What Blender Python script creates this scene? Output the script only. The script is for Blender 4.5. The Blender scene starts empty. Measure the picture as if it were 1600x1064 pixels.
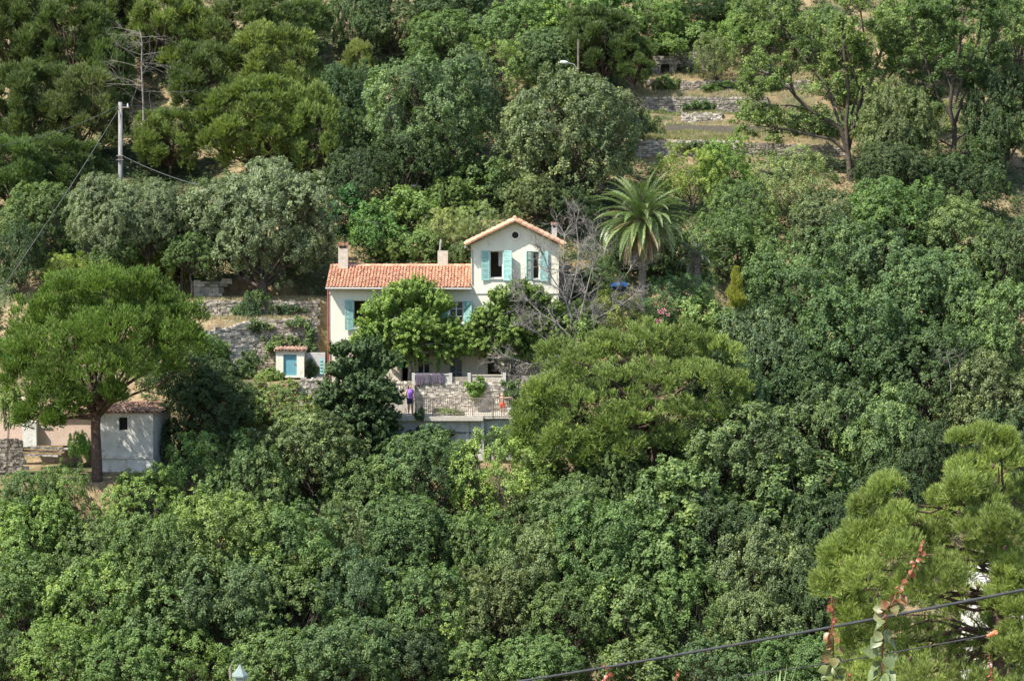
import bpy, math, random
import numpy as np
from mathutils import Vector
R_ = math.radians
rng = np.random.default_rng(7)
random.seed(7)

# ------------------------------------------------------------------ camera
F = 4040.0                                   # focal length in photo pixels (photo is 1600 wide)
PITCH = math.atan(232 / F)
sc = bpy.context.scene
col = sc.collection
cam = bpy.data.cameras.new('camera'); camo = bpy.data.objects.new('camera', cam); col.objects.link(camo)
cam.sensor_width = 36; cam.lens = 36 * F / 1600
cam.clip_start = 0.5; cam.clip_end = 2000
camo.location = (0, 0, 0); camo.rotation_euler = (math.pi / 2 - PITCH, 0, 0)
sc.camera = camo
# ------------------------------------------------------------------ sky and sun
SUN = Vector((-0.95, -0.66, 1.5)).normalized()   # direction towards the sun
w = bpy.data.worlds.new('World'); sc.world = w; w.use_nodes = True
nt = w.node_tree; bg = nt.nodes['Background']
sky = nt.nodes.new('ShaderNodeTexSky'); sky.sky_type = 'NISHITA'; sky.sun_disc = False
sky.sun_elevation = math.asin(SUN.z); sky.sun_rotation = math.atan2(SUN.x, SUN.y)
nt.links.new(sky.outputs[0], bg.inputs[0]); bg.inputs[1].default_value = 0.14
sl = bpy.data.lights.new('sun', 'SUN'); sl.energy = 4.8; sl.angle = R_(0.5); sl.color = (1.0, 0.95, 0.86)
so = bpy.data.objects.new('sun', sl); col.objects.link(so); so.location = (-30, -20, 60)
so.rotation_euler = SUN.to_track_quat('Z', 'Y').to_euler()
sc.view_settings.view_transform = 'Standard'; sc.view_settings.look = 'None'
sc.view_settings.exposure = 0.88; sc.view_settings.gamma = 1
sc.cycles.max_bounces = 6; sc.cycles.diffuse_bounces = 3; sc.cycles.transmission_bounces = 3; sc.cycles.transparent_max_bounces = 6
sc.cycles.caustics_reflective = False; sc.cycles.caustics_refractive = False

def at(px, py, Y):
    """world point at distance Y seen at photo pixel (px, py)"""
    u = (px - 800) / F; v = -(py - 532) / F
    c, s = math.cos(PITCH), math.sin(PITCH)
    dy = c + v * s; dz = -s + v * c
    t = Y / dy
    return Vector((u * t, Y, dz * t))

# ------------------------------------------------------------------ materials
def mat(name, c1, c2=None, scale=3.0, rough=0.85, bump=0.0, tint=False, bscale=None, metallic=0.0, dirt=None, stretch=None):
    m = bpy.data.materials.new(name); m.use_nodes = True; n = m.node_tree.nodes; l = m.node_tree.links
    p = n['Principled BSDF']; p.inputs['Roughness'].default_value = rough; p.inputs['Metallic'].default_value = metallic
    p.inputs['Specular IOR Level'].default_value = 0.3
    tc = n.new('ShaderNodeTexCoord'); src = tc.outputs['Object']
    if stretch:
        mp = n.new('ShaderNodeMapping'); mp.inputs['Scale'].default_value = stretch; l.new(src, mp.inputs[0]); src = mp.outputs[0]
    out = None
    nz = n.new('ShaderNodeTexNoise'); nz.inputs['Scale'].default_value = scale; nz.inputs['Detail'].default_value = 6; nz.inputs['Roughness'].default_value = 0.65
    l.new(src, nz.inputs['Vector'])
    rp = n.new('ShaderNodeValToRGB'); rp.color_ramp.elements[0].position = 0.35; rp.color_ramp.elements[1].position = 0.66
    rp.color_ramp.elements[0].color = (*c1, 1); rp.color_ramp.elements[1].color = (*(c2 or c1), 1)
    l.new(nz.outputs['Fac'], rp.inputs[0]); out = rp.outputs[0]
    if dirt:
        n2 = n.new('ShaderNodeTexNoise'); n2.inputs['Scale'].default_value = dirt[1]; n2.inputs['Detail'].default_value = 8; n2.inputs['Roughness'].default_value = 0.7
        l.new(src, n2.inputs['Vector'])
        r2 = n.new('ShaderNodeValToRGB'); r2.color_ramp.elements[0].position = dirt[2]; r2.color_ramp.elements[1].position = dirt[2] + 0.16
        l.new(n2.outputs['Fac'], r2.inputs[0])
        mx = n.new('ShaderNodeMix'); mx.data_type = 'RGBA'; l.new(r2.outputs[0], mx.inputs[0]); l.new(out, mx.inputs[6]); mx.inputs[7].default_value = (*dirt[0], 1)
        out = mx.outputs[2]
    if tint:
        a = n.new('ShaderNodeAttribute'); a.attribute_name = 'tint'
        mx = n.new('ShaderNodeMix'); mx.data_type = 'RGBA'; mx.blend_type = 'MULTIPLY'; mx.inputs[0].default_value = 1
        l.new(out, mx.inputs[6]); l.new(a.outputs['Fac'], mx.inputs[7]); out = mx.outputs[2]
    l.new(out, p.inputs['Base Color'])
    if bump:
        b = n.new('ShaderNodeBump'); b.inputs['Strength'].default_value = bump; b.inputs['Distance'].default_value = 0.05
        n3 = n.new('ShaderNodeTexNoise'); n3.inputs['Scale'].default_value = bscale or scale * 4; n3.inputs['Detail'].default_value = 5
        l.new(src, n3.inputs['Vector']); l.new(n3.outputs['Fac'], b.inputs['Height']); l.new(b.outputs[0], p.inputs['Normal'])
    return m

def leaf_mat(name, hue=(1.45, 1.08, 0.55), trans=0.36, gloss=0.22, rough=0.55):
    """foliage: the object's own colour times a tint per leaf; some leaves turn towards yellow"""
    m = bpy.data.materials.new(name); m.use_nodes = True; n = m.node_tree.nodes; l = m.node_tree.links
    p = n['Principled BSDF']; out = n['Material Output']
    oi = n.new('ShaderNodeObjectInfo'); a = n.new('ShaderNodeAttribute'); a.attribute_name = 'tint'
    mr = n.new('ShaderNodeMapRange'); mr.inputs[1].default_value = 1.05; mr.inputs[2].default_value = 1.75; mr.inputs[3].default_value = 0; mr.inputs[4].default_value = 0.55
    l.new(a.outputs['Fac'], mr.inputs[0])
    yel = n.new('ShaderNodeMix'); yel.data_type = 'RGBA'; yel.blend_type = 'MULTIPLY'; yel.inputs[0].default_value = 1; yel.inputs[7].default_value = (*hue, 1)
    l.new(oi.outputs['Color'], yel.inputs[6])
    m1 = n.new('ShaderNodeMix'); m1.data_type = 'RGBA'; l.new(mr.outputs[0], m1.inputs[0]); l.new(oi.outputs['Color'], m1.inputs[6]); l.new(yel.outputs[2], m1.inputs[7])
    m2 = n.new('ShaderNodeMix'); m2.data_type = 'RGBA'; m2.blend_type = 'MULTIPLY'; m2.inputs[0].default_value = 1
    l.new(m1.outputs[2], m2.inputs[6]); l.new(a.outputs['Fac'], m2.inputs[7])
    l.new(m2.outputs[2], p.inputs['Base Color'])
    p.inputs['Roughness'].default_value = rough; p.inputs['Specular IOR Level'].default_value = gloss
    t = n.new('ShaderNodeBsdfTranslucent'); m3 = n.new('ShaderNodeMix'); m3.data_type = 'RGBA'; m3.blend_type = 'MULTIPLY'; m3.inputs[0].default_value = 1; m3.inputs[7].default_value = (1.25, 1.45, 0.6, 1)
    l.new(m2.outputs[2], m3.inputs[6]); l.new(m3.outputs[2], t.inputs[0])
    ms = n.new('ShaderNodeMixShader'); ms.inputs[0].default_value = trans
    l.new(p.outputs[0], ms.inputs[1]); l.new(t.outputs[0], ms.inputs[2]); l.new(ms.outputs[0], out.inputs[0])
    return m

def ground_mat():
    m = bpy.data.materials.new('ground'); m.use_nodes = True; n = m.node_tree.nodes; l = m.node_tree.links
    p = n['Principled BSDF']; p.inputs['Roughness'].default_value = 0.95; p.inputs['Specular IOR Level'].default_value = 0.1
    tc = n.new('ShaderNodeTexCoord')
    def nz(s, d=6):
        x = n.new('ShaderNodeTexNoise'); x.inputs['Scale'].default_value = s; x.inputs['Detail'].default_value = d; x.inputs['Roughness'].default_value = 0.65
        l.new(tc.outputs['Object'], x.inputs['Vector']); return x.outputs['Fac']
    def rp(f, a, b, ca, cb):
        x = n.new('ShaderNodeValToRGB'); x.color_ramp.elements[0].position = a; x.color_ramp.elements[1].position = b
        x.color_ramp.elements[0].color = (*ca, 1); x.color_ramp.elements[1].color = (*cb, 1); l.new(f, x.inputs[0]); return x.outputs[0]
    dry = rp(nz(2.2), .35, .7, (.19, .135, .075), (.38, .29, .17))
    grn = rp(nz(3.1), .3, .7, (.04, .055, .025), (.10, .12, .05))
    f = rp(nz(.28), .44, .58, (0, 0, 0), (1, 1, 1))
    mx = n.new('ShaderNodeMix'); mx.data_type = 'RGBA'; l.new(f, mx.inputs[0]); l.new(dry, mx.inputs[6]); l.new(grn, mx.inputs[7])
    f2 = rp(nz(7), .58, .66, (0, 0, 0), (1, 1, 1))
    m2 = n.new('ShaderNodeMix'); m2.data_type = 'RGBA'; l.new(f2, m2.inputs[0]); l.new(mx.outputs[2], m2.inputs[6]); m2.inputs[7].default_value = (.24, .20, .15, 1)
    l.new(m2.outputs[2], p.inputs['Base Color'])
    b = n.new('ShaderNodeBump'); b.inputs['Strength'].default_value = .8; b.inputs['Distance'].default_value = .15; l.new(nz(5), b.inputs['Height']); l.new(b.outputs[0], p.inputs['Normal'])
    return m

M = {
    'ground': ground_mat(),
    'leaf': leaf_mat('leaf'), 'glossy_leaf': leaf_mat('glossy_leaf', trans=.28, gloss=.3, rough=.5),
    'needle': leaf_mat('needle', hue=(1.35, 1.1, .6), trans=.25, gloss=.2), 'olive_leaf': leaf_mat('olive_leaf', hue=(1.1, 1.05, .95), trans=.25, gloss=.25, rough=.5),
    'palm_leaf': leaf_mat('palm_leaf', hue=(1.6, 1.1, .5), trans=.2, gloss=.5, rough=.4),
    'grass': leaf_mat('grass', hue=(1.1, 1.03, .85), trans=.3, gloss=.1),
    'petal': leaf_mat('petal', hue=(1, 1, 1)),
    'bark': mat('bark', (.05, .04, .032), (.13, .105, .085), 6, .9, .6), 'bark_pale': mat('bark_pale', (.16, .14, .12), (.30, .275, .24), 5, .9, .5),
    'bark_pine': mat('bark_pine', (.055, .035, .028), (.15, .095, .07), 5, .9, .7), 'dead_wood': mat('dead_wood', (.16, .145, .13), (.31, .285, .26), 6, .9, .3),
    'palm_bark': mat('palm_bark', (.13, .11, .085), (.30, .26, .21), 5, .95, .9, stretch=(1, 1, 3)),
    'plaster': mat('plaster', (.68, .645, .52), (.78, .745, .63), 1.2, .9, .15, dirt=((.46, .43, .35), 2.4, .56), bscale=20, stretch=(1, 1, .45)),
    'plaster_low': mat('plaster_low', (.62, .54, .42), (.74, .66, .54), 1.6, .9, .2, dirt=((.36, .31, .24), 3.5, .56), bscale=18, stretch=(1, 1, .5)),
    'plaster_old': mat('plaster_old', (.58, .55, .49), (.74, .71, .64), 1.8, .95, .4, dirt=((.27, .245, .20), 2.2, .53), bscale=12),
    'plaster_pink': mat('plaster_pink', (.52, .38, .30), (.64, .49, .39), 2, .95, .3, dirt=((.40, .34, .25), 4, .55)),
    'tile': mat('tile', (.53, .265, .16), (.66, .385, .26), 3, .85, .3, tint=True, dirt=((.16, .09, .06), 2.2, .66)),
    'tile_old': mat('tile_old', (.42, .25, .18), (.66, .48, .37), 5, .9, .3, tint=True, dirt=((.22, .16, .12), 6, .6)),
    'stone': mat('stone', (.20, .172, .135), (.38, .335, .27), 4, .95, .6, tint=True),
    'stone_pale': mat('stone_pale', (.33, .29, .235), (.55, .50, .42), 4, .95, .6, tint=True),
    'mortar': mat('mortar', (.12, .105, .085), (.22, .195, .16), 6, .95, .4),
    'mortar_pale': mat('mortar_pale', (.40, .36, .30), (.56, .51, .43), 5, .95, .4),
    'concrete': mat('concrete', (.40, .39, .36), (.56, .54, .50), 2.5, .9, .3, dirt=((.2, .19, .17), 4, .6)),
    'turquoise': mat('turquoise', (.25, .47, .44), (.33, .55, .51), 6, .6, dirt=((.36, .56, .52), 9, .62)),
    'door_blue': mat('door_blue', (.11, .30, .36), (.17, .37, .42), 4, .7, dirt=((.30, .42, .44), 5, .62)),
    'dark': mat('dark', (.02, .02, .02), (.03, .028, .026), 4, .9), 'wood': mat('wood', (.20, .15, .10), (.34, .26, .18), 5, .8, .3),
    'white_paint': mat('white_paint', (.76, .76, .73), (.82, .82, .80), 4, .5), 'grey_paint': mat('grey_paint', (.28, .29, .30), (.38, .39, .40), 5, .6),
    'iron': mat('iron', (.16, .13, .11), (.30, .25, .21), 8, .7), 'zinc': mat('zinc', (.35, .34, .32), (.46, .45, .43), 4, .5, metallic=.4),
    'cable': mat('cable', (.035, .036, .04), (.06, .062, .068), 9, .6), 'cable_pale': mat('cable_pale', (.08, .08, .085), (.13, .13, .13), 9, .6),
    'pole': mat('pole', (.17, .16, .15), (.30, .285, .265), 3, .85, .3, stretch=(3, 3, .5)),
    'red_paint': mat('red_paint', (.45, .06, .05), (.52, .09, .07), 5, .6), 'orange': mat('orange', (.75, .20, .10), (.82, .28, .15), 5, .6),
    'skin': mat('skin', (.52, .31, .22), (.56, .35, .25), 5, .6), 'purple': mat('purple', (.20, .10, .40), (.28, .15, .50), 9, .9),
    'navy': mat('navy', (.04, .04, .08), (.06, .06, .10), 9, .9), 'red_cloth': mat('red_cloth', (.70, .07, .03), (.80, .11, .05), 9, .9),
    'blond': mat('blond', (.50, .34, .16), (.62, .44, .24), 30, .7), 'brown_hair': mat('brown_hair', (.05, .025, .018), (.10, .05, .035), 30, .6),
    'blanket': mat('blanket', (.075, .065, .085), (.12, .105, .13), 8, .95, .3), 'tarp': mat('tarp', (.012, .04, .12), (.02, .06, .16), 4, .5),
    'green_cloth': mat('green_cloth', (.02, .30, .18), (.04, .38, .24), 6, .8),
    'curtain': mat('curtain', (.5, .5, .5), (.6, .6, .6), 8, .9),
}
g = bpy.data.materials.new('glass'); g.use_nodes = True; p_ = g.node_tree.nodes['Principled BSDF']
p_.inputs['Base Color'].default_value = (.05, .06, .07, 1); p_.inputs['Roughness'].default_value = .08; p_.inputs['Specular IOR Level'].default_value = .6
M['glass'] = g
g2 = bpy.data.materials.new('frosted_glass'); g2.use_nodes = True; p_ = g2.node_tree.nodes['Principled BSDF']
p_.inputs['Base Color'].default_value = (.34, .42, .38, 1); p_.inputs['Roughness'].default_value = .25; p_.inputs['Transmission Weight'].default_value = .35
M['frosted'] = g2

# ------------------------------------------------------------------ object helpers
def tag(o, label=None, cat=None, group=None, kind=None):
    if label: o['label'] = label
    if cat: o['category'] = cat; o['kind'] = kind or 'thing'
    if group: o['group'] = group
    if kind: o['kind'] = kind
    return o

def empty(name, loc, label=None, cat=None, group=None):
    o = bpy.data.objects.new(name, None); col.objects.link(o); o.location = loc; o.empty_display_size = .3
    return tag(o, label, cat, group)

def link(name, me, parent=None, loc=None):
    o = bpy.data.objects.new(name, me); col.objects.link(o)
    if parent is not None: o.parent = parent
    if loc is not None: o.location = loc
    return o

def mesh_np(name, V, Fc, material, tint=None, smooth=False):
    """V (n,3); Fc (m,k) with a fixed corner count k"""
    me = bpy.data.meshes.new(name); k = Fc.shape[1]; m_ = len(Fc)
    me.vertices.add(len(V)); me.vertices.foreach_set('co', np.asarray(V, np.float32).ravel())
    me.loops.add(m_ * k); me.loops.foreach_set('vertex_index', np.asarray(Fc, np.int32).ravel())
    me.polygons.add(m_); me.polygons.foreach_set('loop_start', np.arange(0, m_ * k, k, dtype=np.int32))
    me.update(calc_edges=True)
    if tint is not None:
        a = me.attributes.new('tint', 'FLOAT', 'FACE'); a.data.foreach_set('value', np.asarray(tint, np.float32))
    if smooth: me.polygons.foreach_set('use_smooth', np.ones(m_, bool))
    me.materials.append(material)
    return me

class MB:
    def __init__(s): s.v = []; s.f = []; s.t = []
    def add(s, vs, fs, t=1.0):
        b = len(s.v); s.v += [tuple(v) for v in vs]; s.f += [tuple(b + i for i in f) for f in fs]; s.t += [t] * len(fs); return s
    def box(s, x0, x1, y0, y1, z0, z1, t=1.0):
        return s.add([(x0, y0, z0), (x1, y0, z0), (x1, y1, z0), (x0, y1, z0), (x0, y0, z1), (x1, y0, z1), (x1, y1, z1), (x0, y1, z1)],
                     [(0, 3, 2, 1), (4, 5, 6, 7), (0, 1, 5, 4), (1, 2, 6, 5), (2, 3, 7, 6), (3, 0, 4, 7)], t)
    def obox(s, o, u, v, n, t=1.0, jit=0.0):
        """box from corner o with edge vectors u, v, n"""
        o, u, v, n = map(Vector, (o, u, v, n)); vs = [o, o + u, o + u + v, o + v, o + n, o + u + n, o + u + v + n, o + v + n]
        if jit: vs = [p + Vector([random.uniform(-jit, jit) for _ in range(3)]) for p in vs]
        return s.add(vs, [(0, 3, 2, 1), (4, 5, 6, 7), (0, 1, 5, 4), (1, 2, 6, 5), (2, 3, 7, 6), (3, 0, 4, 7)], t)
    def tube(s, pts, rad, n=8, cap=True, t=1.0):
        pts = [Vector(p) for p in pts]; rad = rad if isinstance(rad, (list, tuple)) else [rad] * len(pts)
        b = len(s.v); ref = Vector((0.31, 0.17, 0.93))
        for i, p in enumerate(pts):
            d = (pts[min(i + 1, len(pts) - 1)] - pts[max(i - 1, 0)]).normalized()
            r = ref if abs(d.dot(ref)) < .95 else Vector((1, 0, 0))
            a = d.cross(r).normalized(); c = d.cross(a)
            for k in range(n):
                q = 2 * math.pi * k / n; s.v.append(tuple(p + (a * math.cos(q) + c * math.sin(q)) * rad[i]))
        for i in range(len(pts) - 1):
            for k in range(n):
                k2 = (k + 1) % n; s.f.append((b + i * n + k, b + i * n + k2, b + (i + 1) * n + k2, b + (i + 1) * n + k)); s.t.append(t)
        if cap:
            s.f.append(tuple(b + k for k in reversed(range(n)))); s.f.append(tuple(b + (len(pts) - 1) * n + k for k in range(n))); s.t += [t, t]
        return s
    def ball(s, c, r, n=10, m=7, t=1.0):
        c = Vector(c); r = r if isinstance(r, (list, tuple)) else (r, r, r); b = len(s.v)
        for i in range(m + 1):
            th = math.pi * i / m
            for k in range(n):
                q = 2 * math.pi * k / n
                s.v.append((c.x + r[0] * math.sin(th) * math.cos(q), c.y + r[1] * math.sin(th) * math.sin(q), c.z + r[2] * math.cos(th)))
        for i in range(m):
            for k in range(n):
                k2 = (k + 1) % n; s.f.append((b + i * n + k, b + (i + 1) * n + k, b + (i + 1) * n + k2, b + i * n + k2)); s.t.append(t)
        return s
    def mesh(s, name, material, off=(0, 0, 0), smooth=False):
        me = bpy.data.meshes.new(name); o = Vector(off)
        me.from_pydata([(v[0] - o.x, v[1] - o.y, v[2] - o.z) for v in s.v], [], s.f); me.update()
        a = me.attributes.new('tint', 'FLOAT', 'FACE'); a.data.foreach_set('value', np.array(s.t, np.float32))
        if smooth: me.polygons.foreach_set('use_smooth', np.ones(len(s.f), bool))
        me.materials.append(material); return me
    def build(s, name, material, parent=None, smooth=False, off=None):
        """geometry given in world coordinates; off = world position of the root"""
        if parent is None:
            return link(name, s.mesh(name, material, off or (0, 0, 0), smooth), None, off)
        root = parent
        while root.parent: root = root.parent
        return link(name, s.mesh(name, material, root.location, smooth), parent)

def norm(a): return a / np.maximum(np.linalg.norm(a, axis=-1, keepdims=True), 1e-9)
def rdir(r, n): return norm(r.normal(size=(n, 3)))

def leaves(C, N, L, W, r, T=None):
    """rhombic leaves at C, normals N, length L, width W"""
    n = len(C)
    if T is None: T = rdir(r, n)
    T = norm(T - N * (T * N).sum(1, keepdims=True)); B = np.cross(N, T)
    L = np.broadcast_to(np.asarray(L).reshape(-1, 1), (n, 1)); W = np.broadcast_to(np.asarray(W).reshape(-1, 1), (n, 1))
    V = np.stack([C - T * L / 2, C + B * W / 2 - N * W * .12, C + T * L / 2, C - B * W / 2 - N * W * .12], 1).reshape(-1, 3)
    return V, np.arange(4 * n).reshape(n, 4)

def needles(C, D, L, W, r):
    n = len(C); B = norm(np.cross(D, rdir(r, n)))
    L = np.broadcast_to(np.asarray(L).reshape(-1, 1), (n, 1))
    V = np.stack([C - B * W / 2, C + B * W / 2, C + D * L], 1).reshape(-1, 3)
    return V, np.arange(3 * n).reshape(n, 3)

def bent(a, b, r, k=4, amp=.12):
    a, b = Vector(a), Vector(b); L = (b - a).length; pts = []
    o = Vector(r.normal(size=3)) * L * amp; o2 = Vector(r.normal(size=3)) * L * amp * .5
    for i in range(k + 1):
        t = i / k; pts.append(a.lerp(b, t) + o * math.sin(math.pi * t) + o2 * math.sin(2 * math.pi * t))
    return pts

# ------------------------------------------------------------------ tree kinds (shared meshes)
PROTO = {}
def lobes_for(r, n, R, Rz, Hc, fill=.64, lr=.40, low=-.45, shape=None):
    L = []; k = 0; ph = r.uniform(0, 6.28)
    for i in range(n):
        z = 1 - (1 - low) * (i + .5) / n; q = ph + i * 2.39996 + r.normal() * .25
        s = math.sqrt(max(0, 1 - z * z)); f = fill * r.uniform(.82, 1.14)
        c = np.array([s * math.cos(q) * R * f, s * math.sin(q) * R * f, z * Rz * f + Hc])
        L.append((c, R * lr * r.uniform(.7, 1.2)))
    for i in range(max(2, n // 6)):
        L.append((np.array([*(r.normal(size=2) * R * .2), Hc + r.normal() * Rz * .15]), R * lr * 1.1))
    return L

def limbs_mb(r, L, Hc, trunk_r, fork=.45, deep=3.0, lean=.05, bare=0.0, stems=1):
    mb = MB()
    for s in range(stems):
        f = Vector((r.normal() * lean * Hc + (r.normal() * .5 if stems > 1 else 0), r.normal() * lean * Hc, Hc * fork * r.uniform(.85, 1.1)))
        base = Vector((r.normal() * .25, r.normal() * .2, 0)) if stems > 1 else Vector((0, 0, 0))
        pts = [base + Vector((0, .0, -deep))] + bent(base, f, r, 4, .05)
        tr = trunk_r / math.sqrt(stems)
        mb.tube(pts, [tr * 1.15, tr * 1.1, tr, tr * .9, tr * .82, tr * .75], 8)
        for i, (c, lr) in enumerate(L):
            if i % stems != s: continue
            st = f.lerp(base, r.uniform(0, .3)); pts = bent(st, c, r, 4, .10)
            r0 = tr * r.uniform(.32, .5); mb.tube(pts, [r0, r0 * .85, r0 * .65, r0 * .45, r0 * .25], 5, cap=False)
            for j in range(3):
                e = Vector(c) + Vector(rdir(r, 1)[0]) * lr * .9; mb.tube(bent(pts[2 + j % 2], e, r, 3, .12), [r0 * .4, r0 * .3, r0 * .2, r0 * .08], 4, cap=False)
    return mb

def make_broad(key, seed, R=3.0, Rz=2.6, Hc=3.7, nl=16, ncl=44, nlf=50, leaf=(.145, .09), cr=.32, fill=.72, lr=.42, low=-.5, trunk_r=.16,
               stems=1, up=.22, rand=.75, tall=1.25, material='leaf', bark='bark', sprays=True, droop=0.0, fork=.45, tz=-.25):
    r = np.random.default_rng(seed); L = lobes_for(r, nl, R, Rz, Hc, fill, lr, low)
    C = []; N = []; T = []; cen = np.array([0, 0, Hc]); TG = []
    for (c, lrad) in L:
        od = norm(c - cen); lt = r.normal() * .13; n_ = int(ncl * r.uniform(.7, 1.3) * (lrad / (R * lr)) ** 1.5)
        for j in range(max(3, n_)):
            d = norm(rdir(r, 1)[0] + od * .55 + np.array([0, 0, .25])); rr = lrad * r.uniform(.6, 1.2) ; cc = c + d * rr
            crr = cr * r.uniform(.55, 1.25); m_ = int(nlf * (crr / cr) ** 2); ct = lt + r.normal() * .13
            q = rdir(r, m_); rad = crr * r.uniform(.25, 1, size=(m_, 1)) ** .6
            if sprays:   # leaves gather on a few twigs
                tw = norm(rdir(r, 9) + d * .9 + np.array([0, 0, .35])); ti = r.integers(0, 9, m_)
                q = norm(tw[ti] + rdir(r, m_) * .38)
            P = cc + q * rad * np.array([.95, .95, tall]); P[:, 2] -= droop * rad[:, 0]
            nn = norm(q * .45 + d * .45 + np.array([0, 0, up]) + rdir(r, m_) * rand)
            C.append(P); N.append(nn); T.append(np.clip(1 + ct + r.normal(size=m_) * .2, .35, 2.0)); TG.append(norm(q + np.array([0, 0, tz])))
    C = np.concatenate(C); N = np.concatenate(N); T = np.concatenate(T); TG = np.concatenate(TG)
    s = r.uniform(.65, 1.25, len(C)); V, Fc = leaves(C, N, leaf[0] * s, leaf[1] * s, r, TG + rdir(r, len(C)) * .5)
    me = mesh_np(key, V, Fc, M[material], T)
    tr = limbs_mb(r, L, Hc, trunk_r, fork=fork, stems=stems).mesh(key + '_trunk', M[bark], smooth=True)
    PROTO[key] = (me, tr, R * 1.0, Rz * 1.0, Hc)

def pine_foliage(r, L, cen, ncl, cr, ntuft, nn, length, width, upb=.5, flat=.7, spread=.45, odw=.6):
    C = []; D = []; T = []
    for (c, lrad) in L:
        od = norm(c - cen + 1e-6); lt = r.normal() * .08
        for j in range(max(3, int(ncl * r.uniform(.7, 1.3)))):
            d = norm(rdir(r, 1)[0] * np.array([1, 1, .8]) + od * odw + np.array([0, 0, .35])); cc = c + d * lrad * r.uniform(.55, 1.05) * np.array([1, 1, flat])
            crr = cr * r.uniform(.6, 1.2); ct = lt + r.normal() * .10
            m_ = int(ntuft * (crr / cr) ** 2); q = norm(rdir(r, m_) + d * .6 + np.array([0, 0, .4])); b = cc + q * crr * r.uniform(.25, .95, (m_, 1)) * np.array([1, 1, flat])
            ax = norm(q * .7 + np.array([0, 0, upb]) + d * .3 + rdir(r, m_) * .25); tt = ct + r.normal(size=m_) * .10
            bb = np.repeat(b, nn, 0); aa = np.repeat(ax, nn, 0); t_ = np.repeat(tt, nn)
            k = len(bb); dd = norm(aa + rdir(r, k) * spread)
            C.append(bb + aa * r.uniform(-.4, .7, (k, 1)) * length * .9); D.append(dd); T.append(np.clip(1 + t_ + r.normal(size=k) * .12, .4, 2))
    C = np.concatenate(C); D = np.concatenate(D); T = np.concatenate(T)
    V, Fc = needles(C, D, length * r.uniform(.6, 1.2, len(C)), width, r)
    return V, Fc, T

def make_pine(key, seed, R=2.8, Rz=3.3, Hc=4.6, nl=19, ncl=17, cr=.40, ntuft=26, nn=7, length=.25, width=.055, fill=.76, lr=.32, low=-.6, trunk_r=.17, fork=.6, **kw):
    r = np.random.default_rng(seed); L = lobes_for(r, nl, R, Rz, Hc, fill, lr, low)
    V, Fc, T = pine_foliage(r, L, np.array([0, 0, Hc - Rz * .5]), ncl, cr, ntuft, nn, length, width, **kw)
    me = mesh_np(key, V, Fc, M['needle'], T)
    tr = limbs_mb(r, L, Hc, trunk_r, fork=fork).mesh(key + '_trunk', M['bark_pine'], smooth=True)
    PROTO[key] = (me, tr, R, Rz, Hc)

for i in range(5):
    make_broad('oak%d' % i, 20 + i, Rz=[2.6, 2.4, 2.8, 2.5, 2.7][i], nl=[15, 18, 14, 17, 20][i], lr=[.42, .38, .44, .40, .37][i])
for i in range(3):
    make_broad('fine%d' % i, 40 + i, nl=22, ncl=42, nlf=46, leaf=(.13, .085), cr=.27, lr=.34, fill=.76, material='glossy_leaf')
make_broad('holm0', 48, R=4, Rz=3.7, Hc=4.3, nl=34, ncl=30, nlf=80, leaf=(.15, .09), cr=.42, lr=.27, fill=.78, low=-.75, material='glossy_leaf', trunk_r=.22)
make_broad('holm1', 49, R=4, Rz=3.9, Hc=4.5, nl=30, ncl=30, nlf=80, leaf=(.15, .09), cr=.44, lr=.29, fill=.76, low=-.75, material='glossy_leaf', trunk_r=.22)
for i in range(3):
    make_broad('spire%d' % i, 55 + i, nl=20, ncl=24, nlf=75, leaf=(.15, .075), cr=.36, lr=.34, fill=.74, tall=1.7, tz=1.2, material='glossy_leaf')
for i in range(3):
    make_broad('loose%d' % i, 50 + i, nl=16, ncl=15, nlf=62, leaf=(.16, .085), cr=.46, lr=.40, fill=.74, trunk_r=.13, stems=2, fork=.5)
for i in range(2):
    make_broad('olive%d' % i, 60 + i, nl=22, ncl=54, nlf=70, leaf=(.15, .055), cr=.30, lr=.36, fill=.72, low=-.65, tall=1.2, tz=.7, material='olive_leaf', bark='bark')
for i in range(3):
    make_broad('big%d' % i, 70 + i, nl=14, ncl=22, nlf=45, leaf=(.26, .16), cr=.46, lr=.42, fill=.70, up=.35, droop=.1)
for i in range(3):
    make_broad('shrub%d' % i, 80 + i, R=1.5, Rz=1.1, Hc=1.0, nl=10, ncl=13, nlf=70, leaf=(.15, .085), cr=.34, lr=.45, fill=.70, low=-.3, trunk_r=.06, stems=3)
for i in range(4):
    make_pine('pine%d' % i, 90 + i, nl=[22, 26, 20, 28][i], lr=[.27, .25, .29, .24][i], flat=1.35, upb=.75, low=-.8)

# ------------------------------------------------------------------ terrain
PY = np.array([-40, 5, 12, 25, 50, 80, 105, 116, 124, 132, 138, 144, 150, 154, 158, 163, 176, 184, 195, 210, 260, 340])
PZ = np.array([-2.6, -2.8, -3.6, -8.5, -17, -25, -30.5, -31, -28.5, -23, -18.5, -14.8, -11, -8.5, -5, -2.8, 2.6, 5.2, 11.6, 20, 48, 75.])
def sm(x, a, b, s):      # soft box window
    return 1 / (1 + np.exp(-np.clip((x - a) / s, -40, 40))) * 1 / (1 + np.exp(-np.clip((b - x) / s, -40, 40)))
PADS = [  # x0,x1,y0,y1,z
    (-11.0, 3.6, 146.9, 157.3, -11.02), (-8.0, 1.2, 144.95, 147.05, -12.62),
    (-19.5, -11.1, 145.8, 150.2, -10.75), (-19.5, -11.6, 150.2, 152.7, -7.42), (-21, -9.5, 152.7, 158, -6.45),
    (-8.2, 1.4, 141.9, 144.92, -15.0), (-30.5, -18.8, 136.3, 146.5, -15.3), (2.5, 12, 150.5, 154, -8.6)]
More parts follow.
